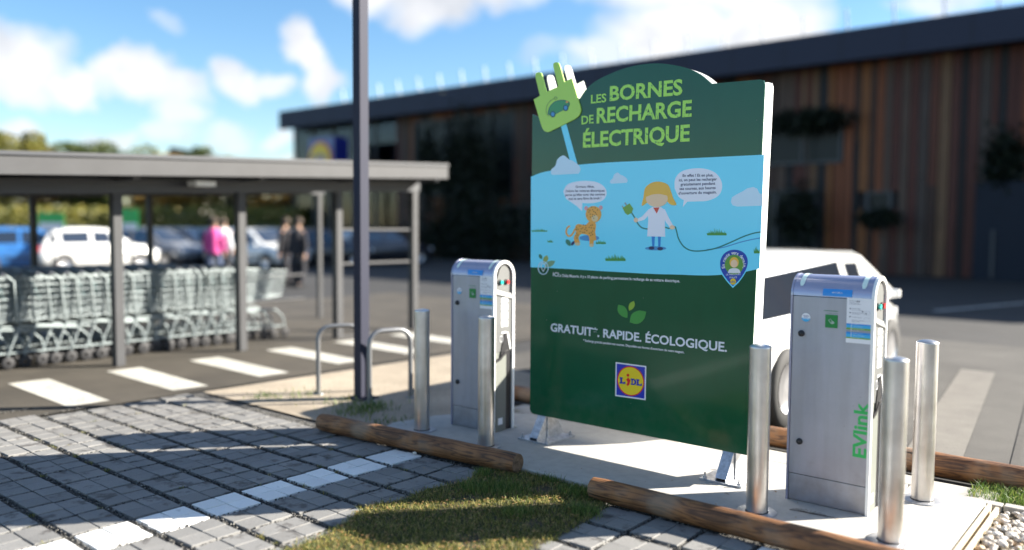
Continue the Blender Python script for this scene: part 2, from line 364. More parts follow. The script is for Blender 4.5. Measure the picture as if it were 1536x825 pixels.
stones.sort(); rest = [MB(), MB()]; npv = 0
for (iv, d, x, y, w) in stones:
    z = -.03+rnd.uniform(-.003, .003); rot = (rnd.uniform(-.018, .018), rnd.uniform(-.018, .018), rnd.uniform(-.018, .018))
    if npv < 300:
        inst('paving_stone', sw if w else sg, pv, (x, y, z), rot); npv += 1
    else:
        st = stone_mesh(None); Mx = Matrix.Rotation(rot[2], 3, 'Z')@Matrix.Rotation(rot[0], 3, 'X')
        rest[1 if w else 0].add([Vector((x, y, z))+Mx@Vector(v) for v in st.v], st.f)
rest[0].build('paving_stone', M_pave, pv, kind='stuff'); rest[1].build('paving_stone', M_pavew, pv, kind='stuff', label='white paving stones')

# small chips of gravel in the gaps
def stones_mesh(pts, smin, smax, flatn=.7, seed=1):
    rg = np.random.default_rng(seed); n = len(pts)
    base = np.array([(1, 0, 0), (-1, 0, 0), (0, 1, 0), (0, -1, 0), (0, 0, 1), (0, 0, -1)], float); F = np.array([(0, 2, 4), (2, 1, 4), (1, 3, 4), (3, 0, 4), (2, 0, 5), (1, 2, 5), (3, 1, 5), (0, 3, 5)])
    V = np.zeros((n, 6, 3)); s = rg.uniform(smin, smax, (n, 1))*rg.uniform(.7, 1.3, (n, 3)); s[:, 2] *= flatn; a = rg.uniform(0, 6.28, n)
    V = base[None]*s[:, None, :]*rg.uniform(.8, 1.15, (n, 6, 1)); ca, sa = np.cos(a)[:, None], np.sin(a)[:, None]
    t = rg.uniform(-.5, .5, (n, 1)); x, y, z = V[..., 0], V[..., 1], V[..., 2]; x, z = x*np.cos(t)-z*np.sin(t), x*np.sin(t)+z*np.cos(t)
    V = np.stack([x*ca-y*sa, x*sa+y*ca, z], -1)+np.array(pts)[:, None, :]
    Fa = (F[None]+np.arange(n)[:, None, None]*6).reshape(-1, 3); return V.reshape(-1, 3), Fa
def np_mesh(name, V, F, m, parent=None, kind=None, smooth=False, colors=None):
    me = bpy.data.meshes.new(name); k = F.shape[1]
    me.vertices.add(len(V)); me.vertices.foreach_set('co', V.astype(np.float32).ravel()); me.loops.add(F.size); me.loops.foreach_set('vertex_index', F.astype(np.int32).ravel())
    me.polygons.add(len(F)); me.polygons.foreach_set('loop_start', np.arange(0, F.size, k, dtype=np.int32)); me.update(calc_edges=True); me.validate()
    if smooth: me.polygons.foreach_set('use_smooth', [True]*len(me.polygons))
    me.materials.append(m); o = bpy.data.objects.new(name, me); col.objects.link(o); o.parent = parent
    if kind: o['kind'] = kind
    return o
def island_mat(name, stops, rough=.8, trans=0.):
    m = bpy.data.materials.new(name); m.use_nodes = True; ns, ls = m.node_tree.nodes, m.node_tree.links; b = ns['Principled BSDF']; b.inputs['Roughness'].default_value = rough
    g = ns.new('ShaderNodeNewGeometry'); r = ns.new('ShaderNodeValToRGB')
    while len(r.color_ramp.elements) < len(stops): r.color_ramp.elements.new(.5)
    for e, (p, c) in zip(r.color_ramp.elements, stops): e.position = p; e.color = (*c, 1)
    ls.new(g.outputs['Random Per Island'], r.inputs[0]); ls.new(r.outputs[0], b.inputs['Base Color'])
    if trans:
        t = ns.new('ShaderNodeBsdfTranslucent'); ls.new(r.outputs[0], t.inputs[0]); mxs = ns.new('ShaderNodeMixShader'); mxs.inputs[0].default_value = trans
        ls.new(b.outputs[0], mxs.inputs[1]); ls.new(t.outputs[0], mxs.inputs[2]); ls.new(mxs.outputs[0], ns['Material Output'].inputs[0])
    return m
M_chip = island_mat('gravel_chip', [(0, (.015, .015, .015)), (.5, (.045, .043, .04)), (.8, (.12, .115, .105)), (1, (.26, .25, .22))])
pts = []
rg = np.random.default_rng(3)
for j in range(-9, 9):
    yy = Y0+j*PY
    for _ in range(1500): pts.append((rg.uniform(-7.1, .5), yy+rg.uniform(-.021, .021), rg.uniform(-.040, -.032)))
for i in range(-11, 17):
    xx = X0+i*PX
    for _ in range(620): pts.append((xx+rg.uniform(-.013, .013), rg.uniform(-.6, 3.93), rg.uniform(-.042, -.034)))
pts = [p for p in pts if not in_poly(p[0], p[1], grass_poly) and p[1] < 3.93 and proj(*p)[1] < 850 and proj(*p)[2] < 7]
V, F = stones_mesh(pts, .0035, .008, .8, 4); np_mesh('gap_gravel', V, F, M_chip, None, 'stuff')

# pebble bed at the right
M_peb = island_mat('pebble', [(0, (.28, .22, .16)), (.3, (.42, .38, .33)), (.6, (.55, .5, .44)), (.85, (.68, .65, .6)), (1, (.5, .33, .18))], .7)
sheet('pebble_bed_base', quad(-.76, 2.5, 1.9, 5.17), -.035, M_soil)
ico = bmesh.new(); bmesh.ops.create_icosphere(ico, subdivisions=1, radius=1); IV = np.array([v.co[:] for v in ico.verts]); IF = np.array([[v.index for v in f.verts] for f in ico.faces]); ico.free()
n = 3600; rg = np.random.default_rng(5)
P = np.stack([rg.uniform(-.74, 1.5, n), rg.uniform(3.4, 5.15, n), rg.uniform(-.03, -.005, n)], 1)
s = rg.uniform(.012, .026, (n, 1))*rg.uniform(.7, 1.35, (n, 3)); s[:, 2] *= .65
V = IV[None]*s[:, None]*rg.uniform(.85, 1.12, (n, len(IV), 1)); a = rg.uniform(0, 6.28, n)[:, None]
V = np.stack([V[..., 0]*np.cos(a)-V[..., 1]*np.sin(a), V[..., 0]*np.sin(a)+V[..., 1]*np.cos(a), V[..., 2]], -1)+P[:, None]
np_mesh('pebbles', V.reshape(-1, 3), (IF[None]+np.arange(n)[:, None, None]*len(IV)).reshape(-1, 3), M_peb, None, 'stuff', True)

# grass
def blades(name, pts, h0, h1, w, m, seed=1, lean=.6, group=None):
    rg = np.random.default_rng(seed); n = len(pts); P = np.array(pts); h = rg.uniform(h0, h1, n); a = rg.uniform(0, 6.28, n); l = rg.uniform(.1, lean, n)*h; b = rg.uniform(0, 6.28, n)
    wx, wy = np.cos(a)*w/2, np.sin(a)*w/2; lx, ly = np.cos(b)*l, np.sin(b)*l
    V = np.zeros((n, 5, 3)); V[:, 0] = P+np.stack([wx, wy, 0*wx], 1); V[:, 1] = P-np.stack([wx, wy, 0*wx], 1)
    V[:, 2] = P+np.stack([-wx*.7+lx*.4, -wy*.7+ly*.4, h*.6], 1); V[:, 3] = P+np.stack([wx*.7+lx*.4, wy*.7+ly*.4, h*.6], 1); V[:, 4] = P+np.stack([lx, ly, h*rg.uniform(.7, 1, n)], 1)
    o = np.arange(n)[:, None]*5; F = np.concatenate([np.concatenate([o, o+1, o+2], 1), np.concatenate([o, o+2, o+3], 1), np.concatenate([o+3, o+2, o+4], 1)])
    ob = np_mesh(name, V.reshape(-1, 3), F, m, None, 'stuff'); return ob
M_grass = island_mat('grass_blade', [(0, (.035, .055, .012)), (.35, (.09, .12, .02)), (.62, (.20, .21, .035)), (.82, (.38, .33, .08)), (1, (.46, .37, .16))], .6, .35)
M_grass2 = island_mat('lush_grass_blade', [(0, (.04, .09, .015)), (.5, (.10, .17, .03)), (.85, (.18, .24, .05)), (1, (.35, .33, .12))], .6, .35)
sheet('grass_patch_soil', [(x, y) for x, y in grass_poly], -.026, M_soil)
pts = []
while len(pts) < 34000:
    x, y = rnd.uniform(-3.55, -2.25), rnd.uniform(1.85, 4.02)
    if in_poly(x+rnd.gauss(0, .02), y+rnd.gauss(0, .02), grass_poly):
        if noise.noise(Vector((x*5, y*5, 0))) > -.42+rnd.uniform(-.2, .2) : pts.append((x, y, -.03))
o = blades('grass', pts, .012, .038, .0034, M_grass, 2, 1.3); o['label'] = 'short dry grass patch between paving and the two front logs'; o['category'] = 'grass'
pts = []
for (cx, cy, rr, k) in ((-3.05, 3.62, .14, 700), (-2.7, 3.86, .1, 500), (-2.5, 3.6, .08, 350), (-3.2, 3.5, .09, 350), (-2.75, 3.35, .09, 260), (-3.35, 3.75, .06, 160), (-2.95, 3.95, .08, 300)):
    for _ in range(k): pts.append((rnd.gauss(cx, rr*.6), rnd.gauss(cy, rr*.45), -.03))
pts = [p for p in pts if p[1] < 3.95]
o = blades('grass_tufts', pts, .03, .075, .0035, M_grass2, 8, .8); o['label'] = 'longer green grass tufts in the grass patch near the logs'; o['category'] = 'grass'
pts = []
for _ in range(9000):
    x, y = rnd.uniform(-.95, 2.2), rnd.uniform(5.27, 5.58); pts.append((x, y, -.03))
for _ in range(9000):
    x, y = rnd.uniform(-.5, 3.2), rnd.uniform(5.95, 7.1)
    if x > -.62+(y-5.95)*.35: pts.append((x, y, -.03))
o = blades('grass', pts, .03, .07, .005, M_grass2, 3, .9); o['label'] = 'bright green grass strip beyond the edging stones at right'; o['category'] = 'grass'
pts = []
for (cx, cy, k) in ((-.42, 4.42, 900), (-.30, 4.62, 700), (-.25, 4.25, 900), (-.38, 5.0, 60)):
    for _ in range(k): pts.append((rnd.gauss(cx, .05), rnd.gauss(cy, .06), -.02))
o = blades('grass_tufts', pts, .05, .11, .0045, M_grass2, 9, .8); o['label'] = 'grass tufts growing through the pebble bed at right'; o['category'] = 'grass'
sheet('turf_patch', [(-.62, 5.9), (3.3, 5.9), (3.3, 7.2), (-.2, 7.2)], -.036, M_turf)
sheet('turf_strip', quad(-.98, 5.25, 2.4, 5.6), -.036, M_turf)
pts = []
for (px, py, k, s_) in ((560, 606, 160, .10), (400, 590, 60, .10), (585, 630, 60, .1), (455, 588, 60, .12), (540, 612, 160, .12), (520, 600, 60, .15)):
    g0 = gnd(px, py)
    for _ in range(k): pts.append((rnd.gauss(g0.x, s_), rnd.gauss(g0.y, s_), -.035))
o = blades('weeds', pts, .03, .08, .007, M_grass2, 19, 1.1); o['label'] = 'green weeds scattered on the sandy bed round the lamp post'; o['category'] = 'weeds'
pts = []
for _ in range(70):
    i, j = rnd.randint(-8, 4), rnd.randint(-3, 7); cx, cy = (X0+i*PX, Y0+(j+rnd.random())*PY) if rnd.random() < .4 else (X0+(i+rnd.random())*PX, Y0+j*PY)
    if cy > 3.85: continue
    for _ in range(rnd.randint(6, 22)): pts.append((rnd.gauss(cx, .014), rnd.gauss(cy, .010), -.04))
o = blades('joint_weeds', pts, .012, .03, .003, M_grass, 23, 1.2); o['label'] = 'tiny weeds and moss growing in the paving joints'; o['category'] = 'weeds'
# fallen leaves and twigs on slab, grass and paving
M_leaf = island_mat('dry_leaf', [(0, (.10, .05, .02)), (.5, (.28, .15, .05)), (1, (.45, .28, .10))], .8)
V = []; F = []
def leafbit(x, y, z, s):
    a = rnd.uniform(0, 6.28); c_, s_ = math.cos(a), math.sin(a); o = len(V)
    for (u, v, w) in ((-1, 0, .0), (0, -.45, .25), (1, 0, .1), (0, .45, .35)): V.append((x+(u*c_-v*s_)*s, y+(u*s_+v*c_)*s, z+w*s+.002))
    F.extend([(o, o+1, o+3), (o+1, o+2, o+3)])
for _ in range(2600):
    x, y = rnd.uniform(-3.5, -2.3), rnd.uniform(1.95, 3.98)
    if in_poly(x, y, grass_poly): leafbit(x, y, -.018+rnd.uniform(0, .012), rnd.uniform(.004, .011))
for _ in range(60): leafbit(rnd.uniform(-4.5, -.9), rnd.choice((rnd.uniform(3.99, 4.15), rnd.uniform(4, 5.1))), 0, rnd.uniform(.003, .009))
for _ in range(50): leafbit(rnd.gauss(-3.7, .25), rnd.uniform(4.0, 4.14), 0, rnd.uniform(.003, .008))
for _ in range(46): leafbit(rnd.uniform(-6, -2.2), rnd.uniform(1.2, 3.8), -.03, rnd.uniform(.003, .008))
for (px, py, s_) in ((1090, 742, .018), (1163, 738, .016), (900, 695, .01), (720, 622, .014), (700, 631, .012), (1160, 660, .01)):
    g0 = gnd(px, py); leafbit(g0.x, g0.y, 0, s_)
o = np_mesh('fallen_leaves', np.array(V), np.array(F), M_leaf, None, 'stuff'); o['label'] = 'small dry fallen leaves on the slab and grass'; o['category'] = 'leaves'
M_twig = mat('twig', (.05, .035, .025), .9)
tw = MB(); g0 = gnd(1213, 771)
for a in range(-5, 6):
    t = R(90+a*17); tw.tube([(g0.x, g0.y, .004), (g0.x+.06*math.cos(t), g0.y+.035*math.sin(t), .006), (g0.x+.10*math.cos(t+.1), g0.y+.06*math.sin(t+.1), .004)], .0009, 4)
tw.tube([(g0.x-.10, g0.y-.01, .004), (g0.x+.13, g0.y+.02, .006)], .0014, 4)
tag(tw.build('twig', M_twig), 'small branching dark twig lying on the slab before the right charging station', 'twig')
M_peb1 = mat('pale_pebble', (.6, .56, .48), .8)
for k, (px, py, s_) in enumerate(((622, 681, .016), (772, 641, .02))):
    g0 = gnd(px, py, -.02 if k == 0 else 0); mb = MB(); mb.add([(g0.x+v[0]*s_*1.3, g0.y+v[1]*s_*.8, g0.z+.008+v[2]*s_*.6) for v in IV], [tuple(f) for f in IF], True)
    tag(mb.build('pebble', M_peb1), ['small pale pebble lying on the paving against the left log', 'small pale stone at the foot of the left charging station'][k], 'pebble')

# ================================================================= LOGS
def wood_mat(name, c1, c2):
    m = bpy.data.materials.new(name); m.use_nodes = True; ns, ls = m.node_tree.nodes, m.node_tree.links; b = ns['Principled BSDF']; b.inputs['Roughness'].default_value = .65
    t = ns.new('ShaderNodeTexCoord'); q = ns.new('ShaderNodeMapping'); q.inputs['Scale'].default_value = (.8, 7, 7); ls.new(t.outputs['Object'], q.inputs[0])
    n0 = ns.new('ShaderNodeTexNoise'); n0.inputs['Scale'].default_value = 2.2; n0.inputs['Detail'].default_value = 2.5; ls.new(q.outputs[0], n0.inputs['Vector'])
    w = ns.new('ShaderNodeMath'); w.operation = 'MULTIPLY'; w.inputs[1].default_value = 9; ls.new(n0.outputs['Fac'], w.inputs[0]); fr = ns.new('ShaderNodeMath'); fr.operation = 'PINGPONG'; fr.inputs[1].default_value = .5; ls.new(w.outputs[0], fr.inputs[0])
    r = ns.new('ShaderNodeValToRGB'); r.color_ramp.elements[0].position = .02; r.color_ramp.elements[0].color = (*c2, 1); r.color_ramp.elements[1].position = .32; r.color_ramp.elements[1].color = (*c1, 1); ls.new(fr.outputs[0], r.inputs[0])
    n1 = ns.new('ShaderNodeTexNoise'); n1.inputs['Scale'].default_value = 6; n1.inputs['Detail'].default_value = 8; ls.new(t.outputs['Object'], n1.inputs['Vector'])
    r1 = ns.new('ShaderNodeValToRGB'); r1.color_ramp.elements[0].position = .3; r1.color_ramp.elements[0].color = (.45, .42, .4, 1); r1.color_ramp.elements[1].position = .6; ls.new(n1.outputs['Fac'], r1.inputs[0])
    q3 = ns.new('ShaderNodeMapping'); q3.inputs['Scale'].default_value = (1.1, 26, 26); ls.new(t.outputs['Object'], q3.inputs[0]); n3 = ns.new('ShaderNodeTexNoise'); n3.inputs['Scale'].default_value = 1.3; n3.inputs['Detail'].default_value = 3; ls.new(q3.outputs[0], n3.inputs['Vector'])
    r3 = ns.new('ShaderNodeValToRGB'); r3.color_ramp.elements[0].position = .34; r3.color_ramp.elements[0].color = (.16, .13, .11, 1); r3.color_ramp.elements[1].position = .37; ls.new(n3.outputs['Fac'], r3.inputs[0])
    n4 = ns.new('ShaderNodeTexNoise'); n4.inputs['Scale'].default_value = 3.2; n4.inputs['Detail'].default_value = 6; ls.new(t.outputs['Object'], n4.inputs['Vector']); r4 = ns.new('ShaderNodeValToRGB'); r4.color_ramp.elements[0].position = .55; r4.color_ramp.elements[0].color = (0, 0, 0, 1); r4.color_ramp.elements[1].position = .7; r4.color_ramp.elements[1].color = (.55, .55, .55, 1); ls.new(n4.outputs['Fac'], r4.inputs[0])
    gw = ns.new('ShaderNodeMix'); gw.data_type = 'RGBA'; ls.new(r4.outputs[0], gw.inputs[0]); ls.new(mulmix(m, r.outputs[0], r1.outputs[0]), gw.inputs[6]); gw.inputs[7].default_value = (.24, .19, .14, 1)
    ls.new(mulmix(m, gw.outputs[2], r3.outputs[0]), b.inputs['Base Color'])
    bp = ns.new('ShaderNodeBump'); bp.inputs['Strength'].default_value = .5; bp.inputs['Distance'].default_value = .004; ls.new(fr.outputs[0], bp.inputs['Height']); ls.new(bp.outputs[0], b.inputs['Normal']); return m
M_log = wood_mat('log_wood', (.27, .12, .042), (.10, .042, .018)); M_logend = mat('log_end_wood', (.16, .10, .06), .85, var=.5, vscale=25, bump=.6)
def log(p0, p1, r, label, seed):
    p0, p1 = Vector(p0), Vector(p1); L = (p1-p0).length; a = math.atan2(p1.y-p0.y, p1.x-p0.x)
    t = thing('log', label, 'log', p0, a, 'round timber logs edging the charging bay'); n, k = 28, 26; vs = []
    rr = random.Random(seed); knots = [(rr.uniform(.1, .9), rr.uniform(0, 6.28)) for _ in range(7)]
    for i in range(k+1):
        x = L*i/k; e = .93 if i in (0, k) else 1
        for j in range(n):
            th = 2*math.pi*j/n; q = r*e*(1+.03*noise.noise(Vector((x*2, math.cos(th)*2+seed, math.sin(th)*2))))
            for (kx, kt) in knots: q += .006*math.exp(-((x-kx*L)/.035)**2-((th-kt+math.pi) % (2*math.pi)-math.pi)**2*8)
            vs.append((x+(0 if 0 < i < k else (.004 if i == 0 else -.004)), q*math.cos(th), q*math.sin(th)))
    MB().add(vs, [(i*n+j, i*n+(j+1) % n, (i+1)*n+(j+1) % n, (i+1)*n+j) for i in range(k) for j in range(n)], True).build('bark_surface', M_log, t)
    e = MB()
    for x, s in ((0., -1), (L, 1)):
        ring = [(x-s*.004, .93*r*math.cos(2*math.pi*j/n), .93*r*math.sin(2*math.pi*j/n)) for j in range(n)]; ring2 = [(x, p[1]*.9, p[2]*.9) for p in ring]
        m2 = MB(); m2.add(ring+ring2+[(x+s*.001, 0, 0)], [(j, (j+1) % n, n+(j+1) % n, n+j) for j in range(n)]+[(n+j, n+(j+1) % n, 2*n) for j in range(n)]); m2.build('end_face', M_logend, t)
    return t
log((-5.05, 3.80, .035), (-3.215, 3.935, .03), .066, 'left front log along the paving before the left charging station', 1)
log((-2.60, 3.86, .032), (-.55, 3.87, .032), .064, 'right front log along the slab before the right charging station', 5)
log((-4.95, 5.62, .03), (-3.35, 5.68, .03), .07, 'rear left log behind slab, glimpsed between station and signboard', 9)
log((-3.2, 5.68, .03), (-1.95, 5.70, .03), .07, 'rear middle log behind slab, hidden by the right station and bollards', 12)
log((-1.88, 5.70, .03), (1.4, 5.72, .03), .075, 'rear right log beside the parking bays beyond the back bollard', 14)

# ================================================================= BOLLARDS
def steel_mat():
    m = bpy.data.materials.new('brushed_steel'); m.use_nodes = True; ns, ls = m.node_tree.nodes, m.node_tree.links; b = ns['Principled BSDF']
    b.inputs['Metallic'].default_value = 1; b.inputs['Base Color'].default_value = (.62, .60, .58, 1)
    t = ns.new('ShaderNodeTexCoord'); q = ns.new('ShaderNodeMapping'); q.inputs['Scale'].default_value = (30, 30, .9); ls.new(t.outputs['Object'], q.inputs[0])
    n = ns.new('ShaderNodeTexNoise'); n.inputs['Scale'].default_value = 3; n.inputs['Detail'].default_value = 6; ls.new(q.outputs[0], n.inputs['Vector'])
    k = ns.new('ShaderNodeMapRange'); k.inputs[3].default_value = .24; k.inputs[4].default_value = .5; ls.new(n.outputs['Fac'], k.inputs[0]); ls.new(k.outputs[0], b.inputs['Roughness'])
    n2 = ns.new('ShaderNodeTexNoise'); n2.inputs['Scale'].default_value = 5; n2.inputs['Detail'].default_value = 7; ls.new(t.outputs['Object'], n2.inputs['Vector'])
    r = ns.new('ShaderNodeValToRGB'); r.color_ramp.elements[0].position = .3; r.color_ramp.elements[0].color = (.48, .45, .42, 1); r.color_ramp.elements[1].position = .6; r.color_ramp.elements[1].color = (.68, .66, .64, 1)
    ls.new(n2.outputs['Fac'], r.inputs[0]); ls.new(r.outputs[0], b.inputs['Base Color'])
    bp = ns.new('ShaderNodeBump'); bp.inputs['Strength'].default_value = .12; bp.inputs['Distance'].default_value = .003; ls.new(n.outputs['Fac'], bp.inputs['Height']); ls.new(bp.outputs[0], b.inputs['Normal']); return m
M_steel = steel_mat(); M_seal = mat('dark_sealant', (.03, .03, .03), .8)
def bollard(loc):
    t = thing('bollard', '', 'bollard', loc, 0, 'stainless steel bollards round the charging bay')
    MB().lathe([(.057, .003), (.057, .897)], 40).build('tube', M_steel, t)
    MB().lathe([(.0578, .893), (.0578, .9), (.056, .903), (.045, .909), (.025, .914), (.001, .916)], 40).build('cap', M_steel, t)
    MB().lathe([(.106, .001), (.106, .0045), (.103, .006), (.060, .0065)], 40).build('base_flange', mat('flange_steel', (.36, .36, .37), .5, .7, var=.15, vscale=20), t)
    MB().lathe([(.061, .0068), (.0575, .012)], 40).build('joint', M_seal, t)
    return t
b0 = bollard((-4.39, 4.225, 0)); BL = [b0]
for l in ((-3.731, 4.207, 0), (-1.749, 4.178, 0), (-1.118, 4.984, 0), (-1.081, 4.212, 0)):
    c = copy_tree(b0); c.location = l; c.rotation_euler.z = rnd.uniform(0, 6); BL.append(c)
for b, l in zip(BL, ('steel bollard at the left end of the slab, left of the left charging station', 'steel bollard standing in front of the left charging station',
                     'steel bollard overlapping the right edge of the big green signboard', 'steel bollard at the back right corner of the slab, rightmost in view',
                     'large nearest steel bollard covering the right station side at front right')): b['label'] = l

# ================================================================= CHARGING STATIONS
M_cab = mat('cabinet_paint', (.38, .388, .44), .38, .35, var=.06, vscale=3, bump=.06, bscale=200, coat=.15)
M_cap = mat('cap_paint', (.35, .36, .48), .24, .4, var=.05, vscale=4, coat=.4)
def grime(m, lo=.9, mx_=.5, sc=(9, 9, .8), z0=.22):
    nt = m.node_tree; ns, ls = nt.nodes, nt.links; b = ns['Principled BSDF']; src = b.inputs['Base Color'].links[0].from_socket if b.inputs['Base Color'].links else None
    t = ns.new('ShaderNodeTexCoord'); q = ns.new('ShaderNodeMapping'); q.inputs['Scale'].default_value = sc; ls.new(t.outputs['Object'], q.inputs[0]); n = ns.new('ShaderNodeTexNoise'); n.inputs['Scale'].default_value = 2; n.inputs['Detail'].default_value = 7; ls.new(q.outputs[0], n.inputs['Vector'])
    r_ = ns.new('ShaderNodeValToRGB'); r_.color_ramp.elements[0].position = .3; r_.color_ramp.elements[0].color = (lo, lo, lo*.97, 1); r_.color_ramp.elements[1].position = .62; ls.new(n.outputs['Fac'], r_.inputs[0])
    sz = ns.new('ShaderNodeSeparateXYZ'); ls.new(t.outputs['Object'], sz.inputs[0]); n2 = ns.new('ShaderNodeTexNoise'); n2.inputs['Scale'].default_value = 14; n2.inputs['Detail'].default_value = 6; ls.new(t.outputs['Object'], n2.inputs['Vector'])
    a = ns.new('ShaderNodeMath'); a.operation = 'MULTIPLY_ADD'; a.inputs[1].default_value = .5; ls.new(n2.outputs['Fac'], a.inputs[0]); ls.new(sz.outputs[2], a.inputs[2])
    k = ns.new('ShaderNodeMapRange'); k.inputs[1].default_value = z0; k.inputs[2].default_value = z0+.25; k.inputs[3].default_value = mx_; k.inputs[4].default_value = 0; ls.new(a.outputs[0], k.inputs[0])
    mm = mulmix(m, src, r_.outputs[0]); d = ns.new('ShaderNodeMix'); d.data_type = 'RGBA'; ls.new(k.outputs[0], d.inputs[0]); ls.new(mm, d.inputs[6]); d.inputs[7].default_value = (.20, .18, .15, 1); ls.new(d.outputs[2], b.inputs['Base Color'])
grime(M_cab)
M_trim = mat('white_trim', (.82, .82, .80), .35, coat=.3)
M_side = mat('side_panel_grey', (.115, .118, .115), .5, var=.05, vscale=6)
M_blk = mat('black_plastic', (.012, .012, .014), .4); M_seam = mat('seam_dark', (.02, .02, .02), .8)  # even near-black for cabinet seams, car door seams and fascia joints
M_refl = mat('reflective_tape', (.66, .80, .74), .25, var=.05); M_wht = flat('white_print', (.8, .8, .82)); M_grn = flat('green_print', (.01, .22, .05)); M_blu = flat('blue_print', (.02, .25, .68))
M_cyan = flat('light_blue_print', (.05, .42, .75)); M_lime = flat('lime_print', (.16, .38, .05)); M_txt = flat('dark_print', (.06, .06, .1)); M_red = flat('red_plastic', (.7, .03, .03)); M_teal = flat('teal_plastic', (.02, .5, .42)); M_txg = flat('green_lettering', (.02, .42, .10)); M_grey = flat('grey_print', (.3, .31, .34))
SO = Vector((-1.716, 4.5, 0)); SW_, SD, SH, CR = .448, .235, 1.16, .1175
def L2(px, py):
    q = aty(px, py, 4.5); return (q.x-SO.x, q.z)
def capz(y): return SH+math.sqrt(max(0, CR**2-(y-CR)**2))
def arch(r, y0=CR, z0=SH, k=20): return [(y0-r*math.cos(math.pi*i/k), z0+r*math.sin(math.pi*i/k)) for i in range(k+1)]
def station(loc):
    t = thing('charging_station', '', 'charging station', loc, 0, 'electric car charging stations')
    e = .012
    body = MB().box(e, .004, .155, SW_-.018, SD-.004, SH-.004, .003).build('cabinet_door', M_cab, t)
    MB().box(e+.0, .006, .004, SW_-.018, SD-.006, .151, .003).build('plinth', M_cab, t)
    MB().box(e+.002, .009, .15, SW_-e-.002, SD-.01, .156).build('seam', M_seam, t); MB().box(e+.002, .009, SH-.006, SW_-e-.002, SD-.01, SH+.004).build('seam', M_seam, t)
    # arched cap
    pr = [(.002, SH+.001)]+arch(CR-.002)[0:]+[(SD-.002, SH+.001)]; cp = MB()
    poly = arch(CR-.001); n = len(poly); vs = [(e, y, z) for y, z in poly]+[(SW_-e, y, z) for y, z in poly]
    cp.add(vs, [(i, i+1, n+i+1, n+i) for i in range(n-1)], True); cp.build('cap', M_cap, t)
    # side frames: arch bands running to the ground
    for (x0, x1, nm) in ((0., .011, 'left'), (SW_-.017, SW_, 'right')):
        o_, i_ = [(-.002, .0)]+arch(CR+.002)+[(SD+.002, 0)], [(.016, 0)]+arch(CR-.02)+[(SD-.018, 0)]
        m_ = len(o_); fr = MB(); vs = [(x0, y, z) for y, z in o_]+[(x1, y, z) for y, z in o_]+[(x0, y, z) for y, z in i_]+[(x1, y, z) for y, z in i_]
        fs = []
        for i in range(m_-1): fs += [(i, i+1, m_+i+1, m_+i), (2*m_+i, 3*m_+i, 3*m_+i+1, 2*m_+i+1), (i, 2*m_+i, 2*m_+i+1, i+1), (m_+i, m_+i+1, 3*m_+i+1, 3*m_+i)]
        fr.add(vs, fs).build('side_frame', M_trim if nm == 'right' else M_cap, t)
    # left side skin
    MB().prism([(.016, 0)]+arch(CR-.021)+[(SD-.018, 0)], .004, .008, 'YZ').build('side_panel', M_cab, t)
    # right side, recessed: grey socket panel
    xr = SW_-.014
    MB().prism([(.016, 0)]+arch(CR-.021)+[(SD-.018, 0)], xr-.004, xr, 'YZ').build('recess', M_blk, t)
    MB().prism([(.02, 1.02), (.178, 1.02)]+[(.178, 1.18)]+[(CR+.001+.066*math.cos(R(a)), SH+.0+.082*math.sin(R(a))) for a in (20, 45, 70, 95, 120, 145, 170)]+[(.024, 1.12)], xr, xr+.006, 'YZ').build('control_panel', M_side, t)
    mb = MB(); mb.add([(xr+.004, .02, 1.075), (xr+.004, .205, 1.03), (xr+.018, .205, .992), (xr+.018, .02, 1.035), (xr, .02, 1.0), (xr, .205, .965)], [(0, 1, 2, 3), (3, 2, 5, 4)]); mb.build('shelf', M_side, t)
    MB().box(xr, .020, .60, xr+.010, .200, 1.02, .002).build('label_panel', M_side, t)
    MB().box(xr, .020, .004, xr+.006, .150, .60, .002).build('lower_panel', mat('lower_side_panel', (.16, .17, .15), .5), t)
    # pointed dark cable flap
    MB().prism([(.075, .545), (.185, .60), (.185, .66), (.145, .735), (.12, .735), (.095, .66), (.075, .58)], xr+.010, xr+.016, 'YZ').build('socket_flap', M_blk, t)
    MB().prism([(.18, .60), (.192, .60), (.158, .742), (.142, .742)], xr+.010, xr+.019, 'YZ').build('flap_edge', M_trim, t)
    MB().prism([(.022, .525), (.075, .54), (.12, .58), (.19, .60), (.19, .615), (.12, .60), (.07, .56), (.022, .545)], xr+.010, xr+.02, 'YZ').build('flap_lip', M_blk, t)
    for (y, m1, m2) in ((.068, M_teal, M_blk), (.138, M_red, M_blk)):
        bt = MB().cyl((xr+.006, y, 1.118), (xr+.012, y, 1.118), .021, n=20).build('push_button', m2, t)
        MB().cyl((xr+.010, y+.012, 1.118), (xr+.024, y+.012, 1.118), .014, n=16).build('button_cap', m1, bt)
    for k, (z0, z1) in enumerate(((.965, 1.0), (.905, .955), (.84, .895), (.785, .83))):
        s = MB().box(xr+.010, .085, z0, xr+.0112, .16, z1).build('label_sheet', M_wht, t)
        MB().box(xr+.0112, .10, z0+.004, xr+.012, .145, z0+.007).build('label_line', M_red if k == 1 else M_grey, s)
    for y in (.085, .135):
        MB().tube([(xr+.0115, y+.018*math.cos(R(a)), .695+.024*math.sin(R(a))) for a in range(0, 361, 30)], .002, 5).build('plug_symbol', M_wht, t)
    MB().box(xr+.0112, .09, .735, xr+.012, .145, .748).build('lettering', M_wht, t)
    MB().box(xr+.006, .06, .05, xr+.0075, .11, .10).build('serial_plate', M_wht, t)
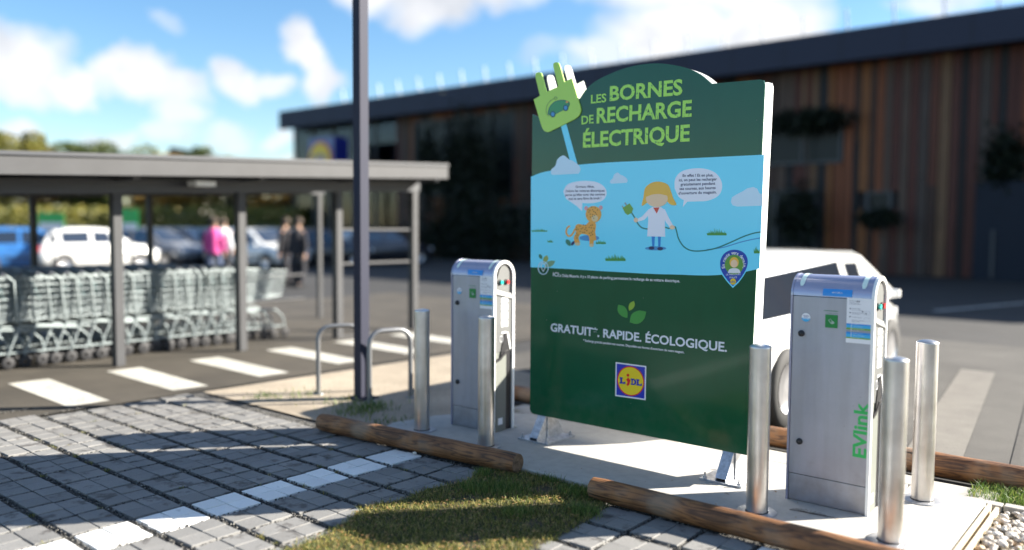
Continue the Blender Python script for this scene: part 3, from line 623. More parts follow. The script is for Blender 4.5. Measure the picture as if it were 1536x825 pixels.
    # reflective strips over the cap
    for xc in (.055, SW_-.062):
        pts = arch(CR+.0012)[3:15]; n = len(pts); w = .013; vs = []
        for i, (y, z) in enumerate(pts): ww = w*(.55 if i in (0, n-1) else 1); vs += [(xc-ww, y, z), (xc+ww, y, z)]
        MB().add(vs, [(2*i, 2*i+1, 2*i+3, 2*i+2) for i in range(n-1)], True).build('reflective_strip', M_refl, t)
    # locks
    for (px, py) in ((1202, 500), (1199, 662)):
        x, z = L2(px, py); lk = MB().lathe([(.0175, .004), (.0175, -.006), (.012, -.012), (.001, -.013)], 18, (x, 0, z), 'Y'); lk.build('lock', M_blk, t)
    # blue strip on the cap
    a = R(20); yc = CR-CR*math.cos(a)
    def onc(x, th, d=.0015): return (x, CR-(CR+d)*math.cos(th), SH+(CR+d)*math.sin(th))
    mb = MB(); xs = (.175, .330); ths = [R(q) for q in (3, 8, 13, 18, 22)]; vs = [onc(x, th) for th in ths for x in xs]; mb.add(vs, [(2*i, 2*i+1, 2*i+3, 2*i+2) for i in range(4)], True)
    bs = mb.build('blue_sticker', M_blu, t)
    v, f, x0, x1 = text_shape('MODE D\'EMPLOI', .01); k = .055/(x1-x0); MB().add([onc(.225+(p[0]-x0)*k, R(11)+p[1]*k*1.3/CR, .0025) for p in v], f).build('lettering', M_wht, bs)
    # round sticker
    x, z = L2(1209, 476); rs = MB().prism(ell(x, z, .0245, .0245), -.0002, .003).build('round_sticker', M_wht, t)
    MB().prism([(x+.0245*math.cos(R(q)), z+.0245*math.sin(R(q))) for q in range(-172, -7, 10)], -.0009, -.0002).build('sticker_band', M_cyan, rs)
    mb = MB(); lettering(mb, 'NOUVEAU', (x-.016, z+.007), (x+.016, z+.007), .005, -.0008); lettering(mb, 'CLIENT', (x-.012, z-.000), (x+.014, z-.000), .005, -.0008); mb.build('lettering', flat('navy_print', (.02, .05, .25)), rs)
    mb = MB(); lettering(mb, 'BORNE LIBRE', (x-.017, z-.010), (x+.017, z-.010), .005, -.0012); mb.build('lettering', M_wht, rs)
    # green card reader sticker
    (xa, za), (xb, zb) = L2(1237.5, 491), L2(1256.5, 473); gs = MB().box(xa, 0, za, xb, .003, zb).build('card_reader_sticker', M_grn, t)
    cx, cz = (xa+xb)/2, (za+zb)/2; mb = MB()
    q = [(-.014, .006), (-.005, .013), (.009, -.004), (-.001, -.011)]
    mb.tube([(cx+u, -.001, cz+v) for u, v in q+[q[0]]], .0011, 4); mb.tube([(cx+u, -.001, cz+v) for u, v in ((.002, .001), (.013, -.002), (.015, -.008), (.006, -.013), (-.002, -.008))], .0015, 4); mb.tube([(cx+u, -.001, cz+v) for u, v in ((.004, -.004), (.011, -.006))], .001, 4)
    mb.build('hand_and_card_symbol', M_wht, gs)
    mb = MB(); a_, b_ = L2(1236, 466.5), L2(1258, 468); lettering(mb, 'Schneider', a_, b_, .007, .0032, .01); a_, b_ = L2(1242, 470), L2(1257, 471); lettering(mb, 'Electric', a_, b_, .003, .0032); mb.build('lettering', M_grn, t)
    # notice
    (xa, za), (xb, zb) = L2(1268.5, 513.5), L2(1313, 449); xb = SW_-e-.004; ns_ = MB().box(xa, .0005, za, xb, .003, zb).build('notice_sheet', M_wht, t); H_ = zb-za; W_ = xb-xa
    y = -.0002
    for k, (f0, f1, mm) in enumerate(((.10, .13, M_lime), (.13, .20, M_cyan), (.20, .245, M_blu), (.245, .30, M_grey), (.30, .34, M_lime), (.34, .40, M_cyan), (.40, .43, M_blu))):
        MB().box(xa+.0005, y, za+f0*H_, xb-.0005, .0005, za+f1*H_-.0002).build('colour_band', mm, ns_)
    mb = MB()
    for i, fr in enumerate((.93, .89, .86, .76, .73, .67, .64, .57, .50, .47)):
        xa2 = xa+W_*(.10 if i < 3 else .22); lettering(mb, ('Bornes de recharge', 'accès libre et gratuit', 'aux heures d\'ouverture', 'Branchez votre câble', 'sur la prise', 'Passez votre badge', 'sur le lecteur', 'La charge démarre', 'Assistance', 'appelez le numéro')[i], (xa2, za+fr*H_), (xa2+W_*(.33+.2*((i*7) % 3)/3), za+fr*H_), .0042, y, .006)
    for (u, v) in ((.62, .70), (.76, .66), (.12, .75), (.12, .66), (.12, .57), (.40, .92), (.47, .92)):
        mb.box(xa+W_*u, y-.0002, za+H_*v, xa+W_*(u+.05), y, za+H_*(v+.025))
    for (u, v) in ((.72, .50), (.72, .64)):
        mb.tube([(xa+W_*(u+p), y, za+H_*(v+q)) for p, q in ((0, 0), (.2, 0), (.2, .08), (0, .08), (0, 0))], .0004, 4)
    mb.build('lettering', M_txt, ns_)
    mb = MB()
    for k, fr in enumerate((.41, .365, .315, .265, .215, .165, .12)): lettering(mb, 'borne %s  type 2 / 22 kW' % 'ABCDEFG'[k] if k < 0 else 'recharge gratuite', (xa+W_*.25, za+fr*H_), (xa+W_*(.55+.1*(k % 3)), za+fr*H_), .003, y-.0006, .004)
    mb.box(xa+W_*.2, y-.0005, za+.11*H_, xa+W_*.215, y-.0001, za+.43*H_); mb.build('lettering', M_wht, ns_)
    # vertical green wordmark, bottom to top
    v, f, x0, x1 = text_shape('EVlink', .03)
    (xb_, zb_), (xc_, zc_) = L2(1307.5, 690), L2(1307.5, 606); cap = .068; mb = MB(); kx = (zc_-zb_)/(x1-x0); ky = cap/.7; xr_ = SW_-.022
    mb.add([(xr_-p[1]*ky, .0032, zb_+(p[0]-x0)*kx) for p in v], f); mb.build('lettering', M_txg, t)
    # scratches and insects
    mb = MB()
    for (px, py) in ((1234, 602), (1280, 609), (1266, 640), (1290, 596)): x, z = L2(px, py); mb.add([(x-.002, .0033, z), (x+.002, .0033, z-.001), (x, .0033, z+.002)], [(0, 1, 2)])
    mb.build('specks', M_blk, t)
    return t
s0 = station(SO); s1 = copy_tree(s0); s1.location = (-4.354, 4.5, 0); s1.scale = (.975, 1, 1)
s0['label'] = 'larger nearer grey charging station at right with green vertical wordmark'; s1['label'] = 'grey charging station left of the big green signboard'

# ================================================================= BIG SIGNBOARD
YS = 4.60
BO = Vector((-2.845, 4.66, 0))
def S(px, py):
    q = aty(px, py, YS); return (q.x-BO.x, q.z)
def SP(pts): return [S(*p) for p in pts]
front = YS-BO.y
def outline():
    xl, xr0, xr1 = -3.655-BO.x, -1.99-BO.x, -1.940-BO.x; zb, zt = .175, 2.385
    o = [(xl+.03, zb), (xr0, zb), (xr1, 2.36), (xr1-.008, 2.384), (xr1-.03, 2.392)]
    sh = SP([(1066.5, 124.5)])[0]; o.append((sh[0]+.002, 2.400))
    o += smoothpts([sh]+SP([(1050, 111), (1030, 102), (1007, 97), (985, 95), (960, 97), (935, 103), (912, 112), (893, 122), (880, 133), (870, 147)]), False, 4)
    o += SP([(845, 165), (815, 178)])
    o += [(xl, 2.33), (xl, zb+.03), (xl+.01, zb+.008)]
    return o
M_bgreen = mat('sign_dark_green', (.001, .085, .034), .2, coat=.25, spec=.35, var=.04, vscale=2); grime(M_bgreen, .9, .10, (3, 3, 1.2), .40); M_opal = mat('opal_white_panel', (.85, .85, .85), .4)
ns, ls = M_opal.node_tree.nodes, M_opal.node_tree.links; tr = ns.new('ShaderNodeBsdfTranslucent'); tr.inputs[0].default_value = (.9, .9, .9, 1); mxs = ns.new('ShaderNodeMixShader'); mxs.inputs[0].default_value = .55
ls.new(ns['Principled BSDF'].outputs[0], mxs.inputs[1]); ls.new(tr.outputs[0], mxs.inputs[2]); ls.new(mxs.outputs[0], ns['Material Output'].inputs[0])
sg_ = thing('signboard', 'large green and blue advertising signboard with plug shaped corner', 'signboard', BO)
OUT = outline()
bd = MB().prism(OUT, front+.0005, front+.008).build('front_panel', M_bgreen, sg_)
back = .125+front
MB().prism(OUT, back-.008, back).build('rear_panel', M_opal, sg_)
xl, xr0, xr1 = -3.655-BO.x, -1.99-BO.x, -1.940-BO.x
mb = MB(); mb.add([(xr0, front+.008, .178), (xr1, front+.008, 2.36), (xr1, back-.008, 2.36), (xr0, back-.008, .178), (xr0-.004, front+.008, .178), (xr1-.004, front+.008, 2.36), (xr1-.004, back-.008, 2.36), (xr0-.004, back-.008, .178)], [(0, 1, 2, 3), (4, 7, 6, 5), (0, 3, 7, 4), (1, 5, 6, 2), (0, 4, 5, 1), (3, 2, 6, 7)])
mb.build('side_panel', M_trim, sg_); MB().box(xl, front+.008, .2, xl+.004, back-.008, 2.32).build('side_panel', M_trim, sg_)
MB().box(xl+.05, front+.03, .20, xr0-.05, back-.03, .26).build('inner_rail', M_steel, sg_); MB().box(xl+.05, front+.03, 2.2, xr0-.05, back-.03, 2.26).build('inner_rail', M_steel, sg_)
mb = MB()
for (px, py) in ((800.5, 300), (836, 437), (965, 447), (1135, 180), (946, 605), (820, 480)): x, z = S(px, py); mb.prism(ell(x, z, .0025, .0025, 6), front-.0009, front+.0003)
mb.build('rivets', mat('rivet', (.1, .15, .12), .4), sg_)
LAY = [0]
def pr_shape(name, pts, m, layer, parent=None):
    y = front-.0005*layer
    return MB().prism(SP(pts), y, y+.00045).build(name, m, parent or bd)
M_skyb = flat('sign_sky_blue', (.18, .78, 1.0), .25); M_cloud = flat('sign_cloud', (.62, .82, .95)); M_bub = flat('bubble_white', (.86, .87, .95)); M_gtext = mat('sign_lime_lettering', (.42, .80, .07), .35, c2=(.07, .25, .06), vscale=60, coat=.4)
M_plug = flat('plug_lime_green', (.46, .74, .09), .25); M_cable = flat('cable_teal', (.01, .20, .19)); M_tuft = flat('print_grass', (.06, .30, .05)); M_shadow = flat('print_blue_shade', (.06, .30, .62)); M_navy = flat('print_navy', (.02, .03, .12)); M_wlet = mat('white_lettering', (.72, .75, .80), .35, c2=(.45, .5, .52), vscale=60, coat=.4)
for m_ in (M_gtext, M_wlet):
    for n_ in m_.node_tree.nodes:
        if n_.type == 'VALTORGB': n_.color_ramp.elements[0].position = .36; n_.color_ramp.elements[1].position = .42
xe = xr1+BO.x
skyp = smoothpts([(796.5, 265), (812, 259), (828, 255.5), (850, 250), (871, 246.8), (915, 243.5), (967, 241), (1015, 238.3), (1060, 236.2), (1105, 234), (1146.3, 232)], False, 3)+[(1139.3, 403)]+smoothpts([(1139.3, 403), (1110, 409), (1073, 412.8), (1045, 413), (1020, 412), (980, 411), (940, 408.8), (900, 406.5), (870, 404.5), (833, 402.5), (815, 401.5), (796, 401)], False, 3)
blue = pr_shape('sky_print', skyp, M_skyb, 1)
pr_shape('ribbon_print', [(840.5, 186), (849, 184), (866.5, 247.5), (857, 249)], M_skyb, 1)
def cloudp(x, y, w, h, slant=-.05):
    p = smoothpts([(x, y+h*.95), (x-w*.0, y+h*.72), (x+w*.14, y+h*.52), (x+w*.22, y+h*.18), (x+w*.42, y), (x+w*.6, y+h*.22), (x+w*.72, y+h*.3), (x+w*.93, y+h*.55), (x+w, y+h*.8), (x+w*.93, y+h)], False, 4)
    return [(a, b+slant*(a-x)) for a, b in p]+[(x+w*.05, y+h)]
pr_shape('cloud_print', cloudp(827, 234, 44, 28.5), M_cloud, 3); pr_shape('cloud_print', cloudp(915.5, 259.5, 26, 16), M_cloud, 2)
pr_shape('cloud_print', [(1096.5, 303), (1098, 296), (1106, 291), (1114, 287), (1121, 282.5), (1130, 280.5), (1136, 283), (1139, 290), (1144.4, 291.5), (1143.8, 308.5), (1106, 309.8), (1099, 308)], M_cloud, 2)
# speech bubbles
b1 = pr_shape('speech_bubble', smoothpts([(845, 287), (851, 277), (864, 272.5), (880, 271.3), (896, 273.5), (907, 281), (910, 291), (904, 300.5), (890, 304.5), (873.5, 304.5)], False, 4)+[(873, 316.5)]+smoothpts([(865, 309), (857, 303.5), (849, 297.5), (845, 287)], False, 3), M_bub, 2)
mb = MB()
for (tx, a, b) in (('Grrraou Alice,', (863.5, 281.8), (891.5, 281.2)), ('j\'adore les voitures électriques', (848.5, 288), (907, 287.5)), ('parce qu\'elles vont vite comme', (848, 294), (907.5, 293)), ('moi et sans faire de bruit !', (853, 299.8), (902, 298.8))): lettering(mb, tx, S(*a), S(*b), .0155, front-.0016, .022)
mb.build('lettering', M_navy, b1)
b2 = pr_shape('speech_bubble', smoothpts([(1012, 282), (1013, 268), (1022, 257.5), (1038, 253), (1056, 253), (1072, 258.5), (1081.5, 270), (1083, 283), (1077, 294), (1062, 301), (1046, 302), (1031, 302.5)], False, 4)+[(1024.3, 310.5)]+smoothpts([(1026, 300.5), (1018, 295), (1012, 282)], False, 3), M_bub, 2)
mb = MB()
for (tx, a, b) in (('En effet ! Et en plus,', (1024, 265.3), (1070, 264.5)), ('ici, on peut les recharger', (1018.5, 272), (1075.5, 270.5)), ('gratuitement pendant', (1021, 278.5), (1073, 277)), ('ses courses, aux heures', (1019.5, 285), (1073.5, 283.5)), ('d\'ouverture du magasin.', (1018, 291.8), (1075, 290))): lettering(mb, tx, S(*a), S(*b), .0165, front-.0016, .022)
mb.build('lettering', M_navy, b2)
# headline
for (tx, a, b, cpx, bo) in (('LES', (886.5, 155), (909.5, 152.8), 12.5, .014), ('BORNES', (914.5, 151), (1023.5, 141.5), 22, .02), ('DE', (872.5, 186.5), (890.5, 184.5), 12.5, .014), ('RECHARGE', (895, 184.5), (1037.5, 174), 23, .02), ('ÉLECTRIQUE', (874.5, 221), (1034.5, 211), 23, .02)):
    (x0_, z0_), (x1_, z1_) = S(*a), S(*b); zt_ = S((a[0]+b[0])/2, (a[1]+b[1])/2-cpx)[1]; mb = MB(); lettering(mb, tx, (x0_, z0_), (x1_, z1_), zt_-(z0_+z1_)/2, front-.0012, bo*1.45); mb.build('lettering', M_gtext, bd)
mb = MB(); a, b = S(826, 496.5), S(1090.5, 527.5); lettering(mb, 'GRATUIT*. RAPIDE. ÉCOLOGIQUE.', a, b, .056, front-.0012, .027); mb.build('lettering', M_wlet, bd)
def sline(*a, par=None, m=None): mb = MB(); lettering(mb, *a); return mb.build('lettering', m or M_wht, par or bd)
sline('* Recharge gratuite pendant vos courses. Disponible aux heures d\'ouverture de votre magasin.', S(875, 512), S(1026.5, 530), .0155, front-.0012, .022)
sline('ICI', S(829.5, 414), S(838, 414.6), .026, front-.0012, .02); sline('à Chilly-Mazarin, il y a 10 places de parking permettant la recharge de sa voiture électrique.', S(839.5, 415), S(1020, 423.5), .018, front-.0012, .022)
# leaf emblem
def leafp(x0, y0, x1, y1, w): 
    dx, dy = x1-x0, y1-y0; L = math.hypot(dx, dy); nx, ny = -dy/L*w, dx/L*w
    return smoothpts([(x0, y0), (x0+dx*.3+nx, y0+dy*.3+ny), (x0+dx*.7+nx*.9, y0+dy*.7+ny*.9), (x1, y1)], False, 4)[:-1]+smoothpts([(x1, y1), (x0+dx*.7-nx*.9, y0+dy*.7-ny*.9), (x0+dx*.3-nx, y0+dy*.3-ny), (x0, y0)], False, 4)[:-1]
M_lf = flat('leaf_green', (.05, .30, .05)); M_lf2 = flat('leaf_lime', (.28, .45, .04))
pr_shape('leaf_emblem', leafp(927.5, 457, 941, 477, 6), M_lf, 2); pr_shape('leaf_emblem', leafp(944.5, 483.5, 969.5, 467.5, 8.5), M_lf, 2); pr_shape('leaf_emblem', leafp(951, 451.5, 944, 466, 3.8), M_lf2, 2)
# location emblem at left
pr_shape('leaf_emblem', leafp(809, 381, 813, 389, 2.2), flat('leaf_teal', (.04, .22, .14)), 2); pr_shape('leaf_emblem', leafp(821, 383, 816, 395, 3.4), flat('leaf_olive', (.32, .40, .10)), 2); pr_shape('leaf_emblem', leafp(817, 400, 833, 391.5, 4), flat('leaf_sage', (.20, .36, .20)), 2)
o = SP(ell(815, 402, 7.5, 9.5, 20)); mb = MB(); mb.tube([(x, front-.001, z) for x, z in o+[o[0]]], .0035, 5)
mb.build('ring_emblem', M_cloud, bd); mb = MB(); o = SP([(815, 407.5), (812, 401), (811.6, 398.5), (813, 396), (815, 395.2), (817, 396), (818.4, 398.5), (818, 401), (815, 407.5)]); mb.tube([(x, front-.001, z) for x, z in o], .003, 5); mb.build('pin_emblem', M_wht, bd)
# logo square
q = [(923.5, 543), (969.5, 549), (968.5, 600.3), (922.8, 594)]
lg = pr_shape('logo', q, M_wht, 1); cx, cy = 946.2, 571.6
def shr(k): return [(cx+(x-cx)*k, cy+(y-cy)*k) for x, y in q]
pr_shape('logo_square', shr(.92), flat('logo_blue', (.01, .03, .42)), 2, lg)
def tilt(pts, k=.1): return [(x, y+(x-cx)*k) for x, y in pts]
pr_shape('logo_ring', tilt(ell(cx, cy, 20.3, 22.3, 40)), flat('logo_red', (.75, .01, .01)), 3, lg); pr_shape('logo_disc', tilt(ell(cx, cy, 18.9, 20.8, 40)), flat('logo_yellow', (.85, .62, .01)), 4, lg)
M_lb = flat('logo_blue_letters', (.01, .02, .35)); mb = MB()
def slab_letter(kind, x, y, w, h):
    t = w*.36; s = h*.22
    if kind == 'L': P = [(x-.8, y), (x-.8, y-s), (x+.3, y-s), (x+.3, y-h+s), (x-.8, y-h+s), (x-.8, y-h), (x+t+1.2, y-h), (x+t+1.2, y-h+s), (x+t+.3, y-h+s), (x+t+.3, y-s*1.2), (x+w-1.2, y-s*1.2), (x+w-.8, y-h*.42), (x+w+.3, y-h*.42), (x+w+.3, y)]
    return P
y5 = front-.0028
for lx_ in (930.5, 955.3): MB().prism(SP(tilt(slab_letter('L', lx_, 577.0, 7.5, 9.5), .12)), y5, y5+.0004).build('logo_letter', M_lb, lg)
D = [(946.4, 577), (946.4, 575), (947.4, 575), (947.4, 569.5), (946.4, 569.5), (946.4, 567.5), (951, 567.5), (953.8, 569), (955, 572.2), (953.8, 575.6), (951, 577)]; mb.prism(SP(tilt(D, .12)), y5, y5+.0004)
mb.build('logo_letter', M_lb, lg)
pr_shape('logo_letter_counter', tilt([(949.6, 575), (949.6, 569.6), (951.2, 569.8), (952.1, 572.2), (951.2, 574.8)], .12), flat('logo_yellow', (.85, .62, .01)), 6, lg)
mb = MB(); mb.prism(SP(ell(942.2, 562.8, 2.1, 2.3, 14)), y5, y5+.0004); mb.prism(SP([(939.2, 569.5), (942.8, 566.2), (946.2, 570.5), (944, 577.5), (941.4, 579), (939.8, 576.2), (941.4, 574.5), (941, 571.5)]), y5, y5+.0004); mb.build('logo_letter', flat('logo_red', (.75, .01, .01)), lg)
# pin badge
tear = smoothpts([(1079.5, 404), (1079, 392), (1083.5, 381.5), (1092, 375), (1102.5, 373.2), (1113, 375.5), (1120.5, 382), (1123.3, 391), (1122, 401), (1116, 413), (1108, 424)], False, 4)+[(1099.3, 432)]+smoothpts([(1091, 423), (1083.5, 412.5), (1079.5, 404)], False, 3)
bg_ = pr_shape('badge', tear, M_skyb, 2); bx, by = 1101, 396
pr_shape('badge_field', [(bx+(x-bx)*.93, by+(y-by)*.93-.2) for x, y in tear], flat('badge_blue', (.01, .06, .42)), 3, bg_)
pr_shape('badge_disc', ell(1101.5, 397, 14.2, 15, 30), flat('badge_green', (.12, .33, .05)), 4, bg_)
# generic figure in the badge: plain head and shoulders in a white coat
pr_shape('figure_coat', smoothpts([(1092, 409.5), (1093.5, 405), (1098, 402.5), (1105, 402.5), (1109.5, 405), (1111, 409.5)], False, 3), M_wht, 5, bg_)
M_skin = flat('print_skin', (.90, .62, .40)); M_hair = flat('print_hair', (.88, .50, .06)); M_brown = flat('print_brown_hair', (.10, .045, .02))
pr_shape('figure_hair', ell(1101.5, 393.5, 7, 8, 18), M_hair, 5, bg_); pr_shape('figure_head', ell(1101.5, 395.5, 5.2, 6, 18), M_skin, 6, bg_)
mb = MB(); ybd = front-.0028; bc = S(1101, 396); rx, rz = (S(1120, 396)[0]-S(1082, 396)[0])/2*.97, .071
word = 'En route vers demain,'; n = len(word)
for i, ch in enumerate(word):
    if ch == ' ': continue
    a = R(198-(216)*(i+.5)/n); v, f, x0, x1 = text_shape(ch, .02); k = .0195/.7; tx, tz = math.sin(a), -math.cos(a)
    wdt = x1-x0; mb.add([(bc[0]+math.cos(a)*rx*.86+(p[0]-x0-wdt/2)*k*math.sin(a)+(p[1]-.3)*k*math.cos(a), ybd, bc[1]-.006+math.sin(a)*rz*1.02-(p[0]-x0-wdt/2)*k*math.cos(a)+(p[1]-.3)*k*math.sin(a)) for p in v], f)
mb.build('lettering', M_wht, bg_); sline('LE PARCOURS', S(1089.5, 413), S(1111, 412.5), .0095, ybd, .012, par=bg_); sline('D\'ALICE', S(1094.5, 417.3), S(1106, 417), .0095, ybd, .012, par=bg_)
pr_shape('badge_logo_disc', ell(1099.8, 422.3, 4.4, 4.7, 18), flat('logo_yellow', (.85, .62, .01)), 5, bg_); mb = MB(); lettering(mb, 'LIDL', S(1096.3, 424), S(1103.4, 423.8), .011, front-.0031, .025); mb.build('lettering', M_lb, bg_)
# printed cable, shadow and grass
def stroke(name, pts, w, m, layer):
    p = smoothpts(pts, False, 5); L, Rr = [], []
    for i in range(len(p)):
        a, b = p[max(i-1, 0)], p[min(i+1, len(p)-1)]; dx, dy = b[0]-a[0], b[1]-a[1]; l = math.hypot(dx, dy) or 1
        L.append((p[i][0]-dy/l*w/2, p[i][1]+dx/l*w/2)); Rr.append((p[i][0]+dy/l*w/2, p[i][1]-dx/l*w/2))
    return pr_shape(name, L+Rr[::-1], m, layer)
stroke('cable_shade_print', [(1060, 374.5), (1085, 371), (1110, 363.5), (1130, 358.8), (1140.6, 357)], 1.5, M_shadow, 2)
stroke('cable_print', [(947, 318.5), (952, 326), (956, 334), (962, 341), (970, 343.3), (978, 343.3), (996, 341), (1004, 342.5), (1012, 340), (1014.5, 345), (1018, 358), (1026, 370), (1038, 376), (1055, 376), (1075, 372), (1095, 364), (1115, 355), (1130, 350), (1141, 348)], 1.9, M_cable, 3)
def tuft(x, y, w, h, seed):
    r_ = random.Random(seed); k = max(4, int(w/1.6)); p = [(x, y)]
    for i in range(k): p += [(x+w*(i+.1)/k-.6+r_.uniform(-1, 1), y-h*r_.uniform(.55, 1)*math.sin(math.pi*(i+1)/(k+1))**.4), (x+w*(i+.9)/k, y-h*.25)]
    p.append((x+w, y)); pr_shape('grass_print', p, M_tuft, 2)
for i, a in enumerate(((798, 347.5, 23, 5), (822, 363.5, 8, 5), (894, 366, 15, 7), (908.5, 391.5, 30, 12), (1061, 353, 29, 11.5), (1131, 380, 9, 11))): tuft(*a, i)
# generic printed figure: a person in a white lab coat holding a green plug (plain stand-in, no face)
pr_shape('figure_shade_print', ell(983.5, 372.5, 16, 3, 20), M_shadow, 2)
pf = pr_shape('figure_coat_print', smoothpts([(971, 354.5), (972.5, 330), (972, 318), (977, 311.5), (984, 310), (992, 311), (997, 317), (997.5, 335), (998, 355)], False, 3), M_bub, 4)
pr_shape('figure_arm_print', [(974, 313), (978, 318), (966, 330), (956, 332.5), (954.5, 329), (963, 325)], M_bub, 3, pf); pr_shape('figure_arm_print', [(993, 313), (997.5, 314), (1004, 328), (1010, 338), (1005, 341), (999, 333), (994, 322)], M_bub, 3, pf)
pr_shape('figure_hand_print', ell(954, 330, 3.2, 3.6, 12), M_skin, 5, pf); pr_shape('figure_hand_print', ell(1008.5, 341, 4, 3.2, 12), M_skin, 5, pf)
pr_shape('figure_leg_print', [(977.5, 354.5), (982.5, 355), (981.5, 370), (978.5, 370)], M_blu, 3, pf); pr_shape('figure_leg_print', [(987, 355), (991.5, 355), (990.5, 371), (987.5, 371)], M_blu, 3, pf)
pr_shape('figure_shoe_print', ell(977.5, 372, 4.4, 2.6, 12), M_navy, 5, pf); pr_shape('figure_shoe_print', ell(990.5, 373, 4.4, 2.6, 12), M_navy, 5, pf)
pr_shape('figure_collar_print', [(980, 311.5), (989.5, 311), (985.5, 320.5)], flat('print_red', (.65, .06, .04)), 5, pf)
pr_shape('figure_hair_print', smoothpts([(963, 309), (965.5, 296), (968, 282), (978, 274), (990, 272.5), (1002, 277), (1007, 288), (1010, 297), (1015, 307), (1006, 307), (997, 300), (975, 302)], True, 3), M_hair, 5, pf)
pr_shape('figure_head_print', ell(985.5, 298, 16.5, 12.5, 26), M_skin, 6, pf); pr_shape('figure_fringe_print', smoothpts([(968.5, 295), (970, 283), (984, 276), (998, 281), (1003, 293), (990, 291), (978, 292)], True, 3), M_hair, 7, pf)
pr_shape('plug_print', [(934, 312), (944.5, 305), (950, 313), (948, 319), (942, 322.5), (938, 320)], M_lime, 4); pr_shape('plug_pin_print', [(936.5, 304.5), (938, 303.5), (942, 308.5), (940, 309.8)], M_grey, 3); pr_shape('plug_pin_print', [(932.5, 309.5), (934, 308.5), (938, 312.5), (936.5, 314)], M_grey, 3)
# generic printed spotted animal (plain stand-in)
M_org = flat('print_orange', (.85, .40, .07)); M_spot = flat('print_spot', (.08, .03, .01)); M_cream = flat('print_cream', (.75, .58, .32))
pr_shape('animal_shade_print', ell(884, 357, 15, 4.5, 18), M_shadow, 2)
an = pr_shape('animal_body_print', smoothpts([(863, 340), (868, 336), (878, 337.5), (883, 333), (889, 330), (894, 336), (893, 348), (891, 357), (890, 368), (885, 368), (884, 357), (881, 352.5), (872, 351), (868, 357), (870, 365), (863, 365), (861, 356), (864, 349)], True, 3), M_org, 4)
pr_shape('animal_leg_print', [(890, 345), (893.5, 350), (894.5, 360), (891, 361), (889, 352)], M_org, 3, an)
pr_shape('animal_head_print', ell(890.5, 321.5, 11.8, 12.5, 24), M_org, 5, an); pr_shape('animal_muzzle_print', ell(892.5, 327.5, 5, 5, 16), M_cream, 6, an)
pr_shape('animal_ear_print', ell(879.5, 312.5, 3, 3.4, 10), flat('print_pink', (.75, .35, .38)), 4, an); pr_shape('animal_ear_print', ell(901.3, 311.5, 3, 3.4, 10), flat('print_pink', (.75, .35, .38)), 4, an)
pr_shape('animal_paw_print', ell(866.5, 366, 4, 2.4, 10), M_cream, 5, an); pr_shape('animal_paw_print', ell(887.5, 368, 3.2, 2.6, 10), M_cream, 5, an)
stroke('animal_tail_print', [(863, 343), (858, 352), (853, 354), (849.5, 349), (851, 342), (855, 339)], 2.6, M_org, 3)
spots_ = []; mb = MB(); rs_ = random.Random(4); y7 = front-.0034
for (ux, uy, rx_, ry_, k) in ((889, 319, 10, 9, 22), (876, 343, 12, 6, 22), (888, 345, 4, 9, 9), (865, 353, 2.5, 6, 5)):
    for _ in range(k*3):
        a = rs_.uniform(0, 6.28); r_ = rs_.uniform(0, 1)**.5; sx_, sy_ = ux+rx_*r_*math.cos(a), uy+ry_*r_*math.sin(a)
        if any(math.hypot(sx_-p, sy_-q) < 2.6 for p, q in spots_): continue
        spots_.append((sx_, sy_)); mb.prism(SP(ell(ux+rx_*r_*math.cos(a), uy+ry_*r_*math.sin(a), .75, .85, 6)), y7, y7+.0002)
mb.build('animal_spots_print', M_spot, an, kind='stuff')
pr_shape('leaf_print', leafp(849.5, 359, 856, 369, 3), flat('leaf_teal', (.04, .22, .14)), 5); pr_shape('leaf_print', leafp(862, 361.5, 857, 368.5, 2), M_navy, 5)
# plug shaped corner
def plugp():
    P = [(801.5, 149.5), (811, 144), (804.5, 117)]+smoothpts([(804.5, 117), (804.6, 111), (808, 108.5), (812.5, 109.5), (814.5, 114)], False, 3)[1:]+[(821, 138), (838.5, 130), (831, 100.5)]
    P += smoothpts([(831, 100.5), (831, 96), (834.5, 93.5), (838.5, 94.5), (841, 99)], False, 3)[1:]+[(847.8, 123), (858.8, 117.5), (871, 158)]
    P += smoothpts([(871, 158), (872.5, 165.5), (869.5, 173.5), (863, 179)], False, 4)[1:]+[(830, 195.5)]+smoothpts([(830, 195.5), (823, 198.3), (817, 196), (813.5, 190)], False, 4)[1:]
    return P
PL = plugp()
pc = MB().prism(SP(PL), front-.0085, front-.0005).build('plug_corner', M_plug, sg_)
MB().prism(SP(PL), back+.0005, back+.0085).build('plug_corner', M_opal, sg_, label='white rear plug corner')
yc_ = front-.0089
def cshape(name, pts, m, l=0): return MB().prism(SP(pts), yc_-.0005*l, yc_+.0004-.0005*l).build(name, m, pc)
M_car = flat('print_car_green', (.04, .30, .10)); M_cd = flat('print_dark_teal', (.01, .10, .10))
car = smoothpts([(823.5, 172), (823.5, 165.5), (827, 158), (834, 152), (843, 150), (849, 150.5), (855, 153), (855.5, 158), (852, 162.5), (840, 168.5), (830, 173.5)], True, 3)
cshape('car_outline_print', car, M_cd); cshape('car_print', [(839.5+(x-839.5)*.91, 161.5+(y-161.5)*.89) for x, y in car], M_car, 1)
for (x, y) in ((830.5, 171.5), (849.8, 162)): cshape('wheel_print', ell(x, y, 4.1, 4.9, 16), M_cd, 2); cshape('wheel_print', ell(x, y, 2.5, 3.1, 14), M_shadow, 3)
cshape('headlight_print', ell(851.8, 153.2, 2, 1.5, 10), M_org, 3)
